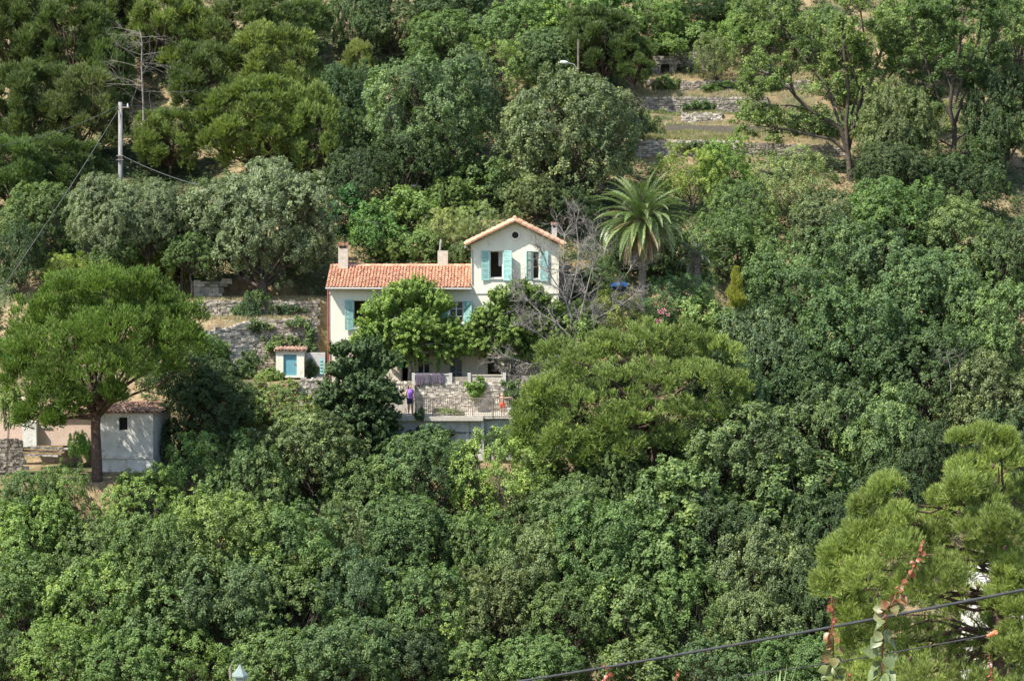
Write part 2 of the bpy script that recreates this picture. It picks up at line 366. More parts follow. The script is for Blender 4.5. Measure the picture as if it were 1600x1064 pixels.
STEP_Y = np.array([170, 176.0, 176.12, 181, 181.1, 183.6, 183.72, 185.4, 185.52, 188.6, 190.8, 190.92, 194.0, 197])
STEP_Z = np.array([0, 2.45, 3.45, 4.12, 4.62, 4.85, 5.45, 5.5, 6.75, 7.15, 7.3, 8.15, 8.9, 12.2])
def T(x, y):
    x = np.asarray(x, float); y = np.asarray(y, float)
    z = np.interp(y, PY, PZ)
    far = np.clip((y - 100) / 20, 0, 1)
    z = z + far * (.55 * np.sin(x * .21 + y * .13) + .35 * np.sin(x * .53 - y * .31 + 1.3) + .12 * np.sin(x * 1.7 + y * 1.1))
    z = z + far * np.clip((y - 160) / 30, 0, 1) * .03 * (x - 10) * 0
    ws = sm(x, 7.0, 24.5, .8) * sm(y, 173.5, 196, .5)
    z = z * (1 - ws) + (np.interp(y, STEP_Y, STEP_Z) + .10 * np.sin(x * 1.3 + y)) * ws
    for (x0, x1, y0, y1, zz) in PADS:
        wt = sm(x, x0, x1, .12) * sm(y, y0, y1, .06); z = z * (1 - wt) + zz * wt
    return z
def Tz(x, y): return float(T(x, y))
xs = np.concatenate([np.arange(-170, -42, 4.), np.arange(-42, 42, .35), np.arange(42, 171, 4.)])
ys = np.concatenate([np.arange(-40, 112, 4.), np.arange(112, 140, .7), np.arange(140, 198, .16), np.arange(198, 345, 3.)])
X, Y = np.meshgrid(xs, ys); Z = T(X, Y); nx, ny = len(xs), len(ys)
idx = np.arange(nx * ny).reshape(ny, nx)
Fq = np.stack([idx[:-1, :-1], idx[:-1, 1:], idx[1:, 1:], idx[1:, :-1]], -1).reshape(-1, 4)
ground = link('ground', mesh_np('ground', np.stack([X, Y, Z], -1).reshape(-1, 3), Fq, M['ground'], smooth=True)); tag(ground, kind='structure')

# undergrowth leaves over the wild slopes (stuff)
def in_clear(x, y):
    c = np.zeros(len(x), bool)
    for (x0, x1, y0, y1, zz) in PADS[:7]: c |= (x > x0 - .3) & (x < x1 + .3) & (y > y0 - .3) & (y < y1 + .3)
    c |= (x > 8) & (x < 24) & (y > 175) & (y < 193)
    return c
def scatter(n, x0, x1, y0, y1, r, clear=True):
    x = r.uniform(x0, x1, n); y = r.uniform(y0, y1, n)
    if clear: k = ~in_clear(x, y); x, y = x[k], y[k]
    return np.stack([x, y, T(x, y)], 1)
r = np.random.default_rng(5)
def cover(name, P, per, cr, leaf, material, color, r, lift=.1):
    n = len(P); ct = r.normal(size=n) * .16; sz = r.uniform(.5, 1.2, n)
    C = np.repeat(P, per, 0); q = rdir(r, n * per); q[:, 2] = np.abs(q[:, 2]); s = np.repeat(sz, per)[:, None]
    C = C + q * cr * s * r.uniform(.3, 1, (n * per, 1)); C[:, 2] += lift
    N = norm(q * .4 + np.array([0, -.25, .7]) + rdir(r, n * per) * .6)
    k = r.uniform(.6, 1.2, n * per); V, Fc = leaves(C, N, leaf[0] * k, leaf[1] * k, r)
    o = link(name, mesh_np(name, V, Fc, M[material], np.clip(1 + np.repeat(ct, per) + r.normal(size=n * per) * .2, .4, 2))); o.color = (*color, 1)
    return o
u = cover('undergrowth', scatter(13000, -42, 42, 118, 205, r), 46, .85, (.19, .11), 'leaf', (.065, .105, .038), r)
tag(u, 'low dark green leafy undergrowth between the trees', 'undergrowth', kind='stuff')

# dry grass: on the right terraces, the left terraces, the pads
def grass(name, P, L, color, label, r, per=14):
    n = len(P) * per; C = np.repeat(P, per, 0) + np.concatenate([r.normal(size=(n, 2)) * .10, np.zeros((n, 1))], 1)
    D = norm(np.array([0, 0, 1.]) + rdir(r, n) * .45); V, Fc = needles(C, D, L * r.uniform(.4, 1.2, n), .03, r)
    o = link(name, mesh_np(name, V, Fc, M['grass'], np.clip(1 + np.repeat(r.normal(size=len(P)) * .2, per) + r.normal(size=n) * .2, .3, 2))); o.color = (*color, 1)
    return tag(o, label, 'grass', kind='stuff')
def gpts(rects, dens, r):
    out = []
    for (x0, x1, y0, y1) in rects:
        n = int((x1 - x0) * (y1 - y0) * dens); x = r.uniform(x0, x1, n); y = r.uniform(y0, y1, n); out.append(np.stack([x, y, T(x, y) - .02], 1))
    return np.concatenate(out)
grass('dry_grass', gpts([(8, 24, 176.2, 181), (8, 24, 181.3, 183.4), (8, 24, 183.9, 185.3), (8, 24, 185.7, 190.6), (8, 24, 191.1, 196), (-19, -11.8, 150.5, 152.5), (-21, -10, 152.9, 157)], 22, r), .26, (.37, .315, .20), 'straw coloured dry grass on the stone terraces', r)
grass('green_grass', gpts([(9, 20, 179.0, 180.6), (8, 24, 183.9, 185.3), (9, 15, 176.3, 178)], 18, r), .32, (.19, .22, .08), 'tall green grass along the terrace kerb', r)

# ------------------------------------------------------------------ plain masonry helpers
def rubble(name, x0, y0, x1, y1, z0, z1, label, cat='wall', st=(.27, .16), thick=.5, m='stone', core='mortar', r=random, ragged=.12, z1b=None, group=None):
    """dry stone wall from (x0,y0) to (x1,y1): a core with single stones laid on its faces and top"""
    a = Vector((x0, y0, 0)); b = Vector((x1, y1, 0)); L = (b - a).length; d = (b - a).normalized(); n = Vector((d.y, -d.x, 0))
    z1b = z1 if z1b is None else z1b
    root = empty(name, (x0, y0, z0), label, cat, group)
    cb = MB(); back = -n * thick
    cb.add([a + Vector((0, 0, z0 - .6)), b + Vector((0, 0, z0 - .6)), b + back + Vector((0, 0, z0 - .6)), a + back + Vector((0, 0, z0 - .6)),
            a + Vector((0, 0, z1 - .06)), b + Vector((0, 0, z1b - .06)), b + back + Vector((0, 0, z1b - .06)), a + back + Vector((0, 0, z1 - .06))],
           [(0, 3, 2, 1), (4, 5, 6, 7), (0, 1, 5, 4), (1, 2, 6, 5), (2, 3, 7, 6), (3, 0, 4, 7)])
    cb.build('core', M[core], root)
    sb = MB(); zz = z0 - .15
    while True:
        h = st[1] * random.uniform(.6, 1.35); s = random.uniform(-.2, 0)
        if zz > max(z1, z1b): break
        while s < L:
            w_ = st[0] * random.uniform(.5, 1.6); top = z1 + (z1b - z1) * min(1, max(0, s / L)) + random.uniform(-ragged, ragged)
            if zz + h * .5 < top:
                o = a + d * s + n * random.uniform(.015, .07) + Vector((0, 0, zz + random.uniform(-.03, .03)))
                t = random.uniform(.55, 1.35)
                sb.obox(o, d * w_ * .93, n * -.22, Vector((0, 0, h * .92)), t, jit=min(h, w_) * .12)
            s += w_
        zz += h
    s = 0
    while s < L:      # coping stones
        w_ = st[0] * random.uniform(.6, 1.5); top = z1 + (z1b - z1) * min(1, s / L)
        sb.obox(a + d * s + n * .04 + Vector((0, 0, top - .1)), d * w_ * .95, n * -thick * random.uniform(.7, 1), Vector((0, 0, random.uniform(.08, .2))), random.uniform(.7, 1.4), jit=.03)
        s += w_
    sb.build('stones', M[m], root)
    return root

def tile_field(mb, o, u, v, nrm, wid, lng, tw=.21, tl=.34, ra=.085, jit=.012, lift=.035):
    """curved roof tiles: origin o, u along the eave, v up the slope"""
    o, u, v, nrm = Vector(o), Vector(u).normalized(), Vector(v).normalized(), Vector(nrm).normalized()
    nc = max(1, round(wid / tw)); tw = wid / nc; nr = max(1, round(lng / tl)); tl = lng / nr
    for i in range(nc):
        for j in range(nr):
            t = random.uniform(.72, 1.28) * (random.uniform(.5, .7) if random.random() < .05 else 1)
            c = o + u * (tw * (i + .5) + random.gauss(0, jit)) + v * (tl * j - .04 + random.gauss(0, jit)) + nrm * random.gauss(0, jit * .5)
            vs = []; K = 5
            for e, (dv, rr, lf) in enumerate(((0, ra * 1.12, lift), (tl + .03, ra * .88, 0.0))):
                for k in range(K + 1):
                    q = math.pi * k / K; vs.append(c + v * dv + u * (math.cos(q) * rr) + nrm * (math.sin(q) * rr + lf))
            for k in range(K + 1):
                q = math.pi * k / K; vs.append(c + u * (math.cos(q) * ra * .8) + nrm * (math.sin(q) * ra * .75 + .02))
            fs = [(k, k + 1, K + 2 + k, K + 1 + k) for k in range(K)] + [(k + 1, k, 2 * K + 2 + k, 2 * K + 3 + k) for k in range(K)]
            mb.add(vs, fs, t)

def pierced(mb, x0, x1, z0, z1, yf, yb, holes):
    """a wall between planes yf and yb with rectangular openings (x0,x1,z0,z1)"""
    X_ = sorted({x0, x1, *[h[0] for h in holes], *[h[1] for h in holes]}); Z_ = sorted({z0, z1, *[h[2] for h in holes], *[h[3] for h in holes]})
    X_ = [x for x in X_ if x0 <= x <= x1]; Z_ = [z for z in Z_ if z0 <= z <= z1]
    def solid(i, j):
        if i < 0 or j < 0 or i >= len(X_) - 1 or j >= len(Z_) - 1: return False
        cx, cz = (X_[i] + X_[i + 1]) / 2, (Z_[j] + Z_[j + 1]) / 2
        return not any(h[0] < cx < h[1] and h[2] < cz < h[3] for h in holes)
    for i in range(len(X_) - 1):
        for j in range(len(Z_) - 1):
            if not solid(i, j): continue
            a, b, c, d = X_[i], X_[i + 1], Z_[j], Z_[j + 1]
            mb.add([(a, yf, c), (b, yf, c), (b, yf, d), (a, yf, d)], [(0, 1, 2, 3)]); mb.add([(a, yb, c), (b, yb, c), (b, yb, d), (a, yb, d)], [(3, 2, 1, 0)])
            if not solid(i - 1, j): mb.add([(a, yf, c), (a, yb, c), (a, yb, d), (a, yf, d)], [(3, 2, 1, 0)])
            if not solid(i + 1, j): mb.add([(b, yf, c), (b, yb, c), (b, yb, d), (b, yf, d)], [(0, 1, 2, 3)])
            if not solid(i, j - 1): mb.add([(a, yf, c), (b, yf, c), (b, yb, c), (a, yb, c)], [(3, 2, 1, 0)])
            if not solid(i, j + 1): mb.add([(a, yf, d), (b, yf, d), (b, yb, d), (a, yb, d)], [(0, 1, 2, 3)])

# ------------------------------------------------------------------ the house
HY = 150.0
def hx(px, Y=HY): return at(px, 532, Y).x
def hz(py, Y=HY): return at(800, py, Y).z
GZ = -11.0
house = empty('house', (hx(700), HY, GZ), 'cream two storey house with orange tile roofs, turquoise shutters and a taller gabled end', 'house')
x0, x1, x2 = hx(514), hx(736), hx(873)
zE = hz(446); zC = hz(382); zA = hz(348); W_ = .38; yb1, yb2 = HY + 6.2, HY + 7.0
zF = hz(549)      # top of the beige ground floor
op = lambda a, b, c, d: (hx(a), hx(b), hz(d), hz(c))
oW1 = op(552, 572, 469, 512); oW2 = op(702, 724, 471, 506); oG1 = op(765, 786, 392, 435); oG2 = op(832, 843, 393, 436)
wm = MB()
pierced(wm, x0, x1, zF, zE, HY, HY + W_, [oW1, oW2])
pierced(wm, x1, x2, zF, zC, HY, HY + W_, [oG1, oG2])
xm = (x1 + x2) / 2
wm.add([(x1, HY, zC), (x2, HY, zC), (xm, HY, zA), (x1, HY + W_, zC), (x2, HY + W_, zC), (xm, HY + W_, zA)], [(0, 1, 2), (5, 4, 3)])
# sides, back, floors
wm.box(x0, x0 + W_, HY + W_, yb1, GZ - .5, zE); wm.box(x0 + W_, x1, yb1 - W_, yb1, GZ - .5, zE)
wm.box(x1 - .001, x1 + W_, HY + W_, yb2, GZ - .5, zC); wm.box(x2 - W_, x2, HY + W_, yb2, GZ - .5, zC); wm.box(x1 + W_, x2 - W_, yb2 - W_, yb2, GZ - .5, zC)
for zz in (zF - .1, hz(455)): wm.box(x1 + W_, x2 - W_, HY + W_, yb2 - W_, zz - .2, zz)
wm.box(x0 + W_, x1 - .01, HY + W_, yb1 - W_, zF - .3, zF - .1)
for xa in (hx(590), hx(680)): wm.box(xa, xa + .15, HY + W_, yb1 - W_, zF - .1, zE - .1)
# wing gable ends
zR = hz(417, HY + 3.1)
wm.add([(x0, HY + .002, zE), (x0, yb1, zE), (x0, HY + 3.1, zR - .1), (x0 + W_, HY + .002, zE), (x0 + W_, yb1, zE), (x0 + W_, HY + 3.1, zR - .1)], [(0, 2, 1), (3, 4, 5), (0, 3, 5, 2), (2, 5, 4, 1)])
wall = wm.build('wall', M['plaster'], house)
gm = MB(); holes = [op(652, 672, 552, 584), op(703, 722, 552, 596), op(762, 783, 560, 596), op(798, 812, 556, 596), op(628, 641, 548, 596), op(560, 580, 556, 584)]
pierced(gm, x0, x2, GZ - .5, zF, HY + .04, HY + W_, holes)
for pxp in (648, 677, 698, 726, 788): gm.box(hx(pxp), hx(pxp) + .16, HY - .08, HY + .04, GZ - .3, zF)
gw = gm.build('ground_floor_wall', M['plaster_low'], house); gw['label'] = 'beige ground floor wall with pilasters under the trees'
md = MB(); md.box(x0 - .0, x2 + .0, HY - .05, HY + .001, hz(459), hz(457)); md.build('moulding', M['plaster'], house)

def shutter(xa, xb, z0, z1, swing, hinge):
    """louvred shutter opened against the wall; hinge 'l' or 'r' side stays at the wall, swing = metres off the wall at the free edge"""
    mb = MB(); ya, yb = (HY - .03, HY - .03 - swing) if hinge == 'l' else (HY - .03 - swing, HY - .03)
    a = Vector((xa, ya, 0)); b = Vector((xb, yb, 0)); d = (b - a); L = d.length; d.normalize(); n = Vector((d.y, -d.x, 0))
    f = .075; H = z1 - z0
    mb.obox(a + Vector((0, 0, z0)), d * f, n * .045, Vector((0, 0, H))); mb.obox(b - d * f + Vector((0, 0, z0)), d * f, n * .045, Vector((0, 0, H)))
    for zz in (z0, z0 + H * .36, z0 + H * .68, z1 - f): mb.obox(a + d * f + Vector((0, 0, zz)), d * (L - 2 * f), n * .043, Vector((0, 0, f)))
    k = 22
    for i in range(k):
        zz = z0 + f + (H - 2 * f) * (i + .3) / k
        mb.obox(a + d * f + n * .004 + Vector((0, 0, zz)), d * (L - 2 * f), n * .034 + Vector((0, 0, -.03)), Vector((0, 0, .022)))
    return mb
for (o, sh) in ((oW1, ((539, 551.5, .10, 'r'), (573, 585, .08, 'l'))), (oW2, ((690, 701.5, .06, 'r'), (725, 737.5, .22, 'l'))), (oG1, ((752, 764.5, .05, 'r'), (787, 800, .30, 'l'))), (oG2, ((822, 831.5, .28, 'r'), (844, 856.5, .06, 'l')))):
    for (a, b, sw, hg) in sh: shutter(hx(a), hx(b), o[2] - .12, o[3] + .02, sw, hg).build('shutter', M['turquoise'], house)
    sb = MB(); sb.box(o[0] - .06, o[1] + .06, HY - .07, HY + .10, o[2] - .075, o[2] - .003); sb.build('window_sill', M['concrete'], house)
def window(o, ny=2, nxm=1, mname='white_paint', inset=.14, open_=False, bars=None):
    mb = MB(); y = HY + inset; f = .055
    mb.box(o[0], o[0] + f, y, y + .06, o[2], o[3]); mb.box(o[1] - f, o[1], y, y + .06, o[2], o[3])
    mb.box(o[0] + f, o[1] - f, y, y + .06, o[3] - f, o[3]); mb.box(o[0] + f, o[1] - f, y, y + .06, o[2], o[2] + f)
    if not open_:
        w_ = o[1] - o[0]; h_ = o[3] - o[2]
        for i in range(1, nxm + 1): x = o[0] + w_ * i / (nxm + 1); mb.box(x - .035, x + .035, y - .004, y + .056, o[2] + f, o[3] - f)
        for i in range(1, ny + 1): z = o[2] + h_ * i / (ny + 1); mb.box(o[0] + f, o[1] - f, y + .008, y + .05, z - .02, z + .02)
    w = mb.build('window', M[mname], house)
    if not open_:
        gl = MB(); gl.box(o[0] + f, o[1] - f, y + .028, y + .034, o[2] + f, o[3] - f); gl.build('pane', M['glass'], w)
    if bars:
        bb = MB()
        for i in range(bars): x = o[0] + (o[1] - o[0]) * (i + .5) / bars; bb.tube([(x, HY + .06, o[2]), (x, HY + .06, o[3])], .016, 6)
        for z in (o[2] + .5, o[3] - .4): bb.box(o[0], o[1], HY + .05, HY + .07, z, z + .03)
        bb.build('grille', M['grey_paint'], w)
    return w
window(oW1, open_=True); window(oW2, 2, 1); window(oG1, open_=True); window(oG2, open_=True)
window(holes[0], 1, 1); window(holes[1], 2, 1, 'grey_paint', bars=8); window(holes[5], 1, 1)
for o in (oG1, oG2):      # half drawn curtain inside
    cb = MB(); n = 14; xa, xb = o[1] - .26 * (1 if o is oG1 else .5), o[1] - .03; y = HY + .33
    for i in range(n):
        xq, xr = xa + (xb - xa) * i / n, xa + (xb - xa) * (i + 1) / n
        cb.add([(xq, y + .02 * (i % 2), o[2] + .7), (xr, y + .02 * ((i + 1) % 2), o[2] + .7), (xr, y + .02 * ((i + 1) % 2), o[3] - .06), (xq, y + .02 * (i % 2), o[3] - .06)], [(0, 1, 2, 3)])
    cb.build('curtain', M['curtain'], house)
# oculus
ox, oz = hx(805), hz(367.5); K = 20
rm = MB(); vs = []
for (rr, yy) in ((.19, HY + .10), (.19, HY - .05), (.30, HY - .05), (.31, HY + .0)):
    for k in range(K): q = 2 * math.pi * k / K; vs.append((ox + rr * math.cos(q), yy, oz + rr * math.sin(q)))
rm.add(vs, [(a * K + k, a * K + (k + 1) % K, (a + 1) * K + (k + 1) % K, (a + 1) * K + k) for a in range(3) for k in range(K)])
oc = rm.build('round_window', M['plaster'], house)
dm = MB(); dm.add([(ox + .195 * math.cos(2 * math.pi * k / K), HY - .008, oz + .195 * math.sin(2 * math.pi * k / K)) for k in range(K)], [tuple(range(K))]); dm.build('pane', M['dark'], oc)  # flat disc instead of a cut hole, the opening's shade is its colour
# wing roof
oh = .58
ye = HY - oh; pitch = (zR - zE) / 3.1; ze = zE - oh * pitch + .08; xa_, xb_ = x0 - .14, x1 - .002
rf = MB()
vF = Vector((0, 3.1 + oh, zR - ze + .04)); nF = Vector((0, -vF.z, vF.y)).normalized()
rf.obox((xa_, ye, ze), (xb_ - xa_, 0, 0), vF, nF * -.10, .6)
vB = Vector((0, -(yb1 + oh - HY - 3.1), zR - ze + .04)); nB = Vector((0, -vB.z, vB.y)).normalized() * -1
rf.obox((xa_, yb1 + oh, ze), (xb_ - xa_, 0, 0), vB, nB * -.10, .6)
tile_field(rf, (xa_, ye, ze), (1, 0, 0), vF, nF, xb_ - xa_, vF.length, tw=.19, tl=.40, ra=.06, lift=.06)
tile_field(rf, (xa_, yb1 + oh, ze), (1, 0, 0), vB, nB, xb_ - xa_, vB.length, tw=.24, tl=.45, ra=.10)
for i in range(24):      # ridge tiles
    xx = xa_ + (xb_ - xa_) * i / 24; rf.tube([(xx, HY + 3.1, zR + .06), (xx + (xb_ - xa_) / 24 + .03, HY + 3.1, zR + .05)], [.13, .11], 8, t=random.uniform(.75, 1.25))
roof = rf.build('roof', M['tile'], house)
gt = MB(); gt.tube([(xa_, ye - .06, ze - .05), (xb_ + .05, ye - .06, ze - .08)], .06, 8); gt.build('gutter', M['zinc'], house)
dp = MB(); dp.tube([(x0 - .05, HY - .06, ze - .1), (x0 - .05, HY - .06, GZ)], .035, 6); dp.build('drainpipe', M['red_paint'], house)
# tall gable roof
og = .56; yg = HY - og; rt = MB(); sl_ = (zA - zC) / (xm - x1); ex = .28
for sgn in (-1, 1):
    xe = x1 - ex if sgn < 0 else x2 + ex; zee = zC - ex * sl_ + .05
    v = Vector((xm - xe, 0, zA + .05 - zee)); n = Vector((-v.z, 0, v.x)).normalized();  n = n if n.z > 0 else -n
    dep = yb2 + .4 - yg
    rt.obox((xe, yg, zee), (0, dep, 0), v, n * .10, .62)
    o_ = Vector((xe, yg, zee)) + n * .10
    tile_field(rt, o_ + Vector((0, .2, 0)), (0, 1, 0), v, n, dep - .2, v.length, tw=.24, tl=.36, ra=.10)
    k = 9
    for i in range(k):      # verge tiles along the front edge
        a = o_ + v * (i / k) + Vector((0, .06, .03)); b = o_ + v * ((i + 1.08) / k) + Vector((0, .06, .0)); rt.tube([a, b], [.125, .105], 8, t=random.uniform(.8, 1.2))
rt.tube([(xm, yg, zA + .22), (xm, yb2 + .4, zA + .22)], .13, 8)
r2 = rt.build('roof', M['tile'], house); r2['label'] = 'gabled orange tile roof over the taller end'
gc = MB()
for sgn in (-1, 1):      # corbel band under the verge
    xe = x1 if sgn < 0 else x2
    for i in range(12):
        A_, B_, h_ = Vector((xe, HY - .12, zC - .02)), Vector((xm, HY - .12, zA - .02)), .07 if i % 2 else .03
        a = A_.lerp(B_, i / 12); gc.obox(a, (B_ - A_) / 12.01, (0, .118, 0), (0, 0, -h_))
gc.build('cornice', M['plaster_low'], house)
g3 = MB(); g3.tube([(x1 - ex - .06, yg + .02, zC - ex * sl_), (x1 - ex - .06, yb2 + .3, zC - ex * sl_)], .06, 8); g3.tube([(x1 - ex - .02, yg + .1, zC - ex * sl_), (x1 + .06, HY - .04, zC - .35), (x1 + .06, HY - .04, zE + .1)], .035, 6); g3.build('gutter', M['zinc'], house)
def chimney(pa, pb, py0, py1, Y, parent, cap=True, m='plaster_old'):
    a, b = hx(pa, Y), hx(pb, Y); z0, z1 = hz(py1, Y), hz(py0, Y); mb = MB(); d = .45
    mb.box(a, b, Y, Y + d, z0 - .7, z1 - (.24 if cap else 0))
    if cap:
        mb.box(a, a + .07, Y, Y + d, z1 - .24, z1 - .08); mb.box(b - .07, b, Y, Y + d, z1 - .24, z1 - .08)
        mb.box(a + .07, b - .07, Y + d - .05, Y + d, z1 - .24, z1 - .08); mb.box(a - .04, b + .04, Y - .04, Y + d + .04, z1 - .08, z1)
    c = mb.build('chimney', M[m], parent)
    if cap:
        tb = MB(); w_ = (b - a + .08) / 3
        for i in range(3): tb.tube([(a - .04 + w_ * (i + .5), Y - .08, z1 + .03), (a - .04 + w_ * (i + .5), Y + d + .08, z1 + .03)], w_ * .5, 8, t=random.uniform(.6, .9))
        tb.build('cap', M['tile'], c)
    return c
chimney(529, 544, 382, 412, HY + 2.6, roof, m='mortar_pale')
c2 = chimney(684, 700, 392, 415, HY + 3.0, roof, cap=False, m='mortar_pale')
fl = MB(); P0 = at(684, 391, HY + 3.1); P1 = at(689, 374, HY + 3.1); fl.tube([P0 + Vector((.1, 0, -.3)), P1], [.05, .06], 8); fl.build('flue', M['zinc'], c2)
chimney(862, 870, 350, 384, HY + 4, r2, m='concrete')

# ------------------------------------------------------------------ terraces in front of the house
PYW = 147.0
pw = empty('parapet_wall', (hx(700, PYW), PYW, GZ), 'low pale parapet in front of the ground floor, above the stone terrace wall', 'wall')
mb = MB(); mb.box(hx(648, PYW), hx(702, PYW), PYW - .12, PYW + .14, hz(599, PYW), hz(585.5, PYW)); mb.box(hx(646, PYW), hx(704, PYW), PYW - .16, PYW + .18, hz(585.5, PYW), hz(584, PYW)); mb.build('panel', M['concrete'], pw)
mb = MB(); mb.box(hx(735, PYW), hx(786, PYW), PYW - .10, PYW + .14, hz(598, PYW), hz(587, PYW)); mb.box(hx(733, PYW), hx(788, PYW), PYW - .14, PYW + .18, hz(587, PYW), hz(585.5, PYW)); mb.box(hx(815, PYW), hx(852, PYW), PYW - .10, PYW + .14, hz(598, PYW), hz(587, PYW)); mb.build('panel', M['stone_pale'], pw)
for px_ in (646, 704, 733, 788): mb = MB(); mb.box(hx(px_, PYW) - .09, hx(px_, PYW) + .09, PYW - .17, PYW + .19, hz(599, PYW), hz(583, PYW)); mb.build('post', M['concrete'], pw)
rubble('terrace_wall', hx(605, PYW), PYW - .14, hx(815, PYW), PYW - .14, hz(648, PYW), hz(598, PYW), 'pale rubble stone wall rising behind the railing, under the parapet and the blankets', m='stone_pale', core='mortar_pale', st=(.25, .155), thick=.4, ragged=.05)
# ramp at left of the wall
mb = MB(); a = at(606, 634, PYW - .3); b = at(648, 600, PYW - .3)
mb.add([(a.x, PYW - .55, a.z), (b.x, PYW - .55, b.z), (b.x, PYW - .15, b.z), (a.x, PYW - .15, a.z), (a.x, PYW - .55, -12.7), (b.x, PYW - .55, -12.7), (b.x, PYW - .15, -12.7), (a.x, PYW - .15, -12.7)],
       [(0, 1, 2, 3), (4, 5, 1, 0), (5, 6, 2, 1), (7, 4, 0, 3), (6, 7, 3, 2)])
o = mb.build('sloping_wall', M['mortar_pale'], off=(a.x, PYW, -12.7)); tag(o, 'sloping pale stone ramp wall behind the woman in purple', 'wall')
SY = 144.0; zs = hz(650.5, SY)
slab = empty('terrace_slab', (hx(715, SY), SY, zs), 'concrete terrace slab with a shaded wall beneath, carrying the railing', 'terrace')
mb = MB(); mb.box(hx(600, SY), hx(755, SY), SY - .1, PYW - .2, zs - .24, zs); mb.box(hx(755, SY), hx(803, SY), SY + .12, PYW - .2, zs - .14, zs); mb.build('deck', M['mortar_pale'], slab)
mb = MB(); mb.box(hx(598, SY), hx(800, SY), SY + .5, SY + .9, zs - 2.6, zs - .24); mb.box(hx(728, SY), hx(732, SY), SY + .38, SY + .5, zs - 2.6, zs - .24); mb.box(hx(751, SY), hx(756, SY), SY + .2, SY + .5, zs - 2.6, zs - .24); mb.build('wall', M['concrete'], slab)
mb = MB(); mb.tube([(hx(640, SY), SY + .4, zs - .9), (hx(745, SY), SY + .4, zs - .95)], .03, 6); mb.build('pipe', M['cable'], slab)
rl = empty('railing', (hx(720, SY), SY + .1, zs), 'thin rusty iron railing with vertical bars along the lower terrace edge', 'railing')
mb = MB(); n = 52; xa, xb = hx(645, SY), hx(801, SY)
for i in range(n + 1):
    x = xa + (xb - xa) * i / n; j = random.gauss(0, .012); mb.tube([(x, SY + .1, zs - .02), (x + j, SY + .1, zs + 1.0)], .014, 5)
mb.build('bar', M['iron'], rl)
mb = MB(); mb.box(xa, xb, SY + .08, SY + .12, zs + .99, zs + 1.03); mb.box(xa, xb, SY + .085, SY + .115, zs + .12, zs + .145); mb.build('rail', M['iron'], rl)
for i in range(6): x = xa + (xb - xa) * i / 5; mb = MB(); mb.box(x - .025, x + .025, SY + .07, SY + .13, zs - .02, zs + 1.05); mb.build('post', M['iron'], rl)

# blankets over the parapet
for k, (pa, pb, lb) in enumerate(((650, 672, 'dark grey blanket hung over the parapet, the left one of two'), (674, 694, 'dark grey blanket hung over the parapet, the right one of two'))):
    xa, xb = hx(pa, PYW), hx(pb, PYW); zt = hz(584, PYW) + .02; r = np.random.default_rng(k + 3); nxx, nz = 26, 12; V = []; H = .62 if k == 0 else .56
    for j in range(nz + 3):
        for i in range(nxx):
            s = i / (nxx - 1); x = xa + (xb - xa) * s
            if j < 3: V.append((x, PYW + .26 - .16 * j, zt + (.0 if j else -.35)))
            else:
                t = (j - 2) / nz; fold = .07 * t * math.sin(s * (15 + 5 * k) + 1.5 * math.sin(s * 5) + k) ; V.append((x + .05 * t * math.sin(s * 9 + k) + .03 * t, PYW - .19 - abs(fold) - .02, zt - .01 - t * H * (1 + .10 * math.sin(s * 6 + 2 * k))))
    Fb = [(j * nxx + i, j * nxx + i + 1, (j + 1) * nxx + i + 1, (j + 1) * nxx + i) for j in range(nz + 2) for i in range(nxx - 1)]
    mb = MB(); mb.add(V, Fb); o = mb.build('blanket', M['blanket'], off=(xa, PYW, zt), smooth=True); tag(o, lb, 'blanket', 'blankets drying on the parapet')
    sm_ = o.modifiers.new('thick', 'SOLIDIFY'); sm_.thickness = .02
# low things on the house terrace: flower trough
mb = MB(); mb.box(hx(706, PYW), hx(730, PYW), PYW - .05, PYW + .2, hz(594, PYW), hz(589, PYW)); mb.box(hx(704, PYW), hx(732, PYW), PYW - .08, PYW + .22, hz(599, PYW), hz(594, PYW) - .003)
o = mb.build('trough', M['stone'], off=(hx(716, PYW), PYW, hz(598, PYW))); tag(o, 'grey stone trough between the two parapet sections before the barred door', 'trough')
mb = MB(); P = at(627, 560, 148.5); V = []; nxx = 8
for j in range(9):
    for i in range(nxx): V.append((P.x - .2 + .5 * i / 7, P.y + .05 * math.sin(i * 2.2 + j * .3), P.z + .75 - j * .19))
mb.add(V, [(j * nxx + i, j * nxx + i + 1, (j + 1) * nxx + i + 1, (j + 1) * nxx + i) for j in range(8) for i in range(nxx - 1)])
pr = empty('parasol', (P.x, P.y, GZ), 'closed green parasol standing left of the dark doorway under the tree', 'parasol')
cb = MB(); cb.tube([(P.x, P.y, GZ + .9), (P.x, P.y, GZ + 1.2), (P.x, P.y, GZ + 1.7), (P.x, P.y, GZ + 2.2)], [.16, .13, .09, .03], 10); cb.build('canopy', M['green_cloth'], pr)
cb = MB(); cb.tube([(P.x, P.y, GZ), (P.x, P.y, GZ + 2.3)], .02, 6); cb.box(P.x - .2, P.x + .2, P.y - .2, P.y + .2, GZ - .01, GZ + .06); cb.build('pole', M['iron'], pr)

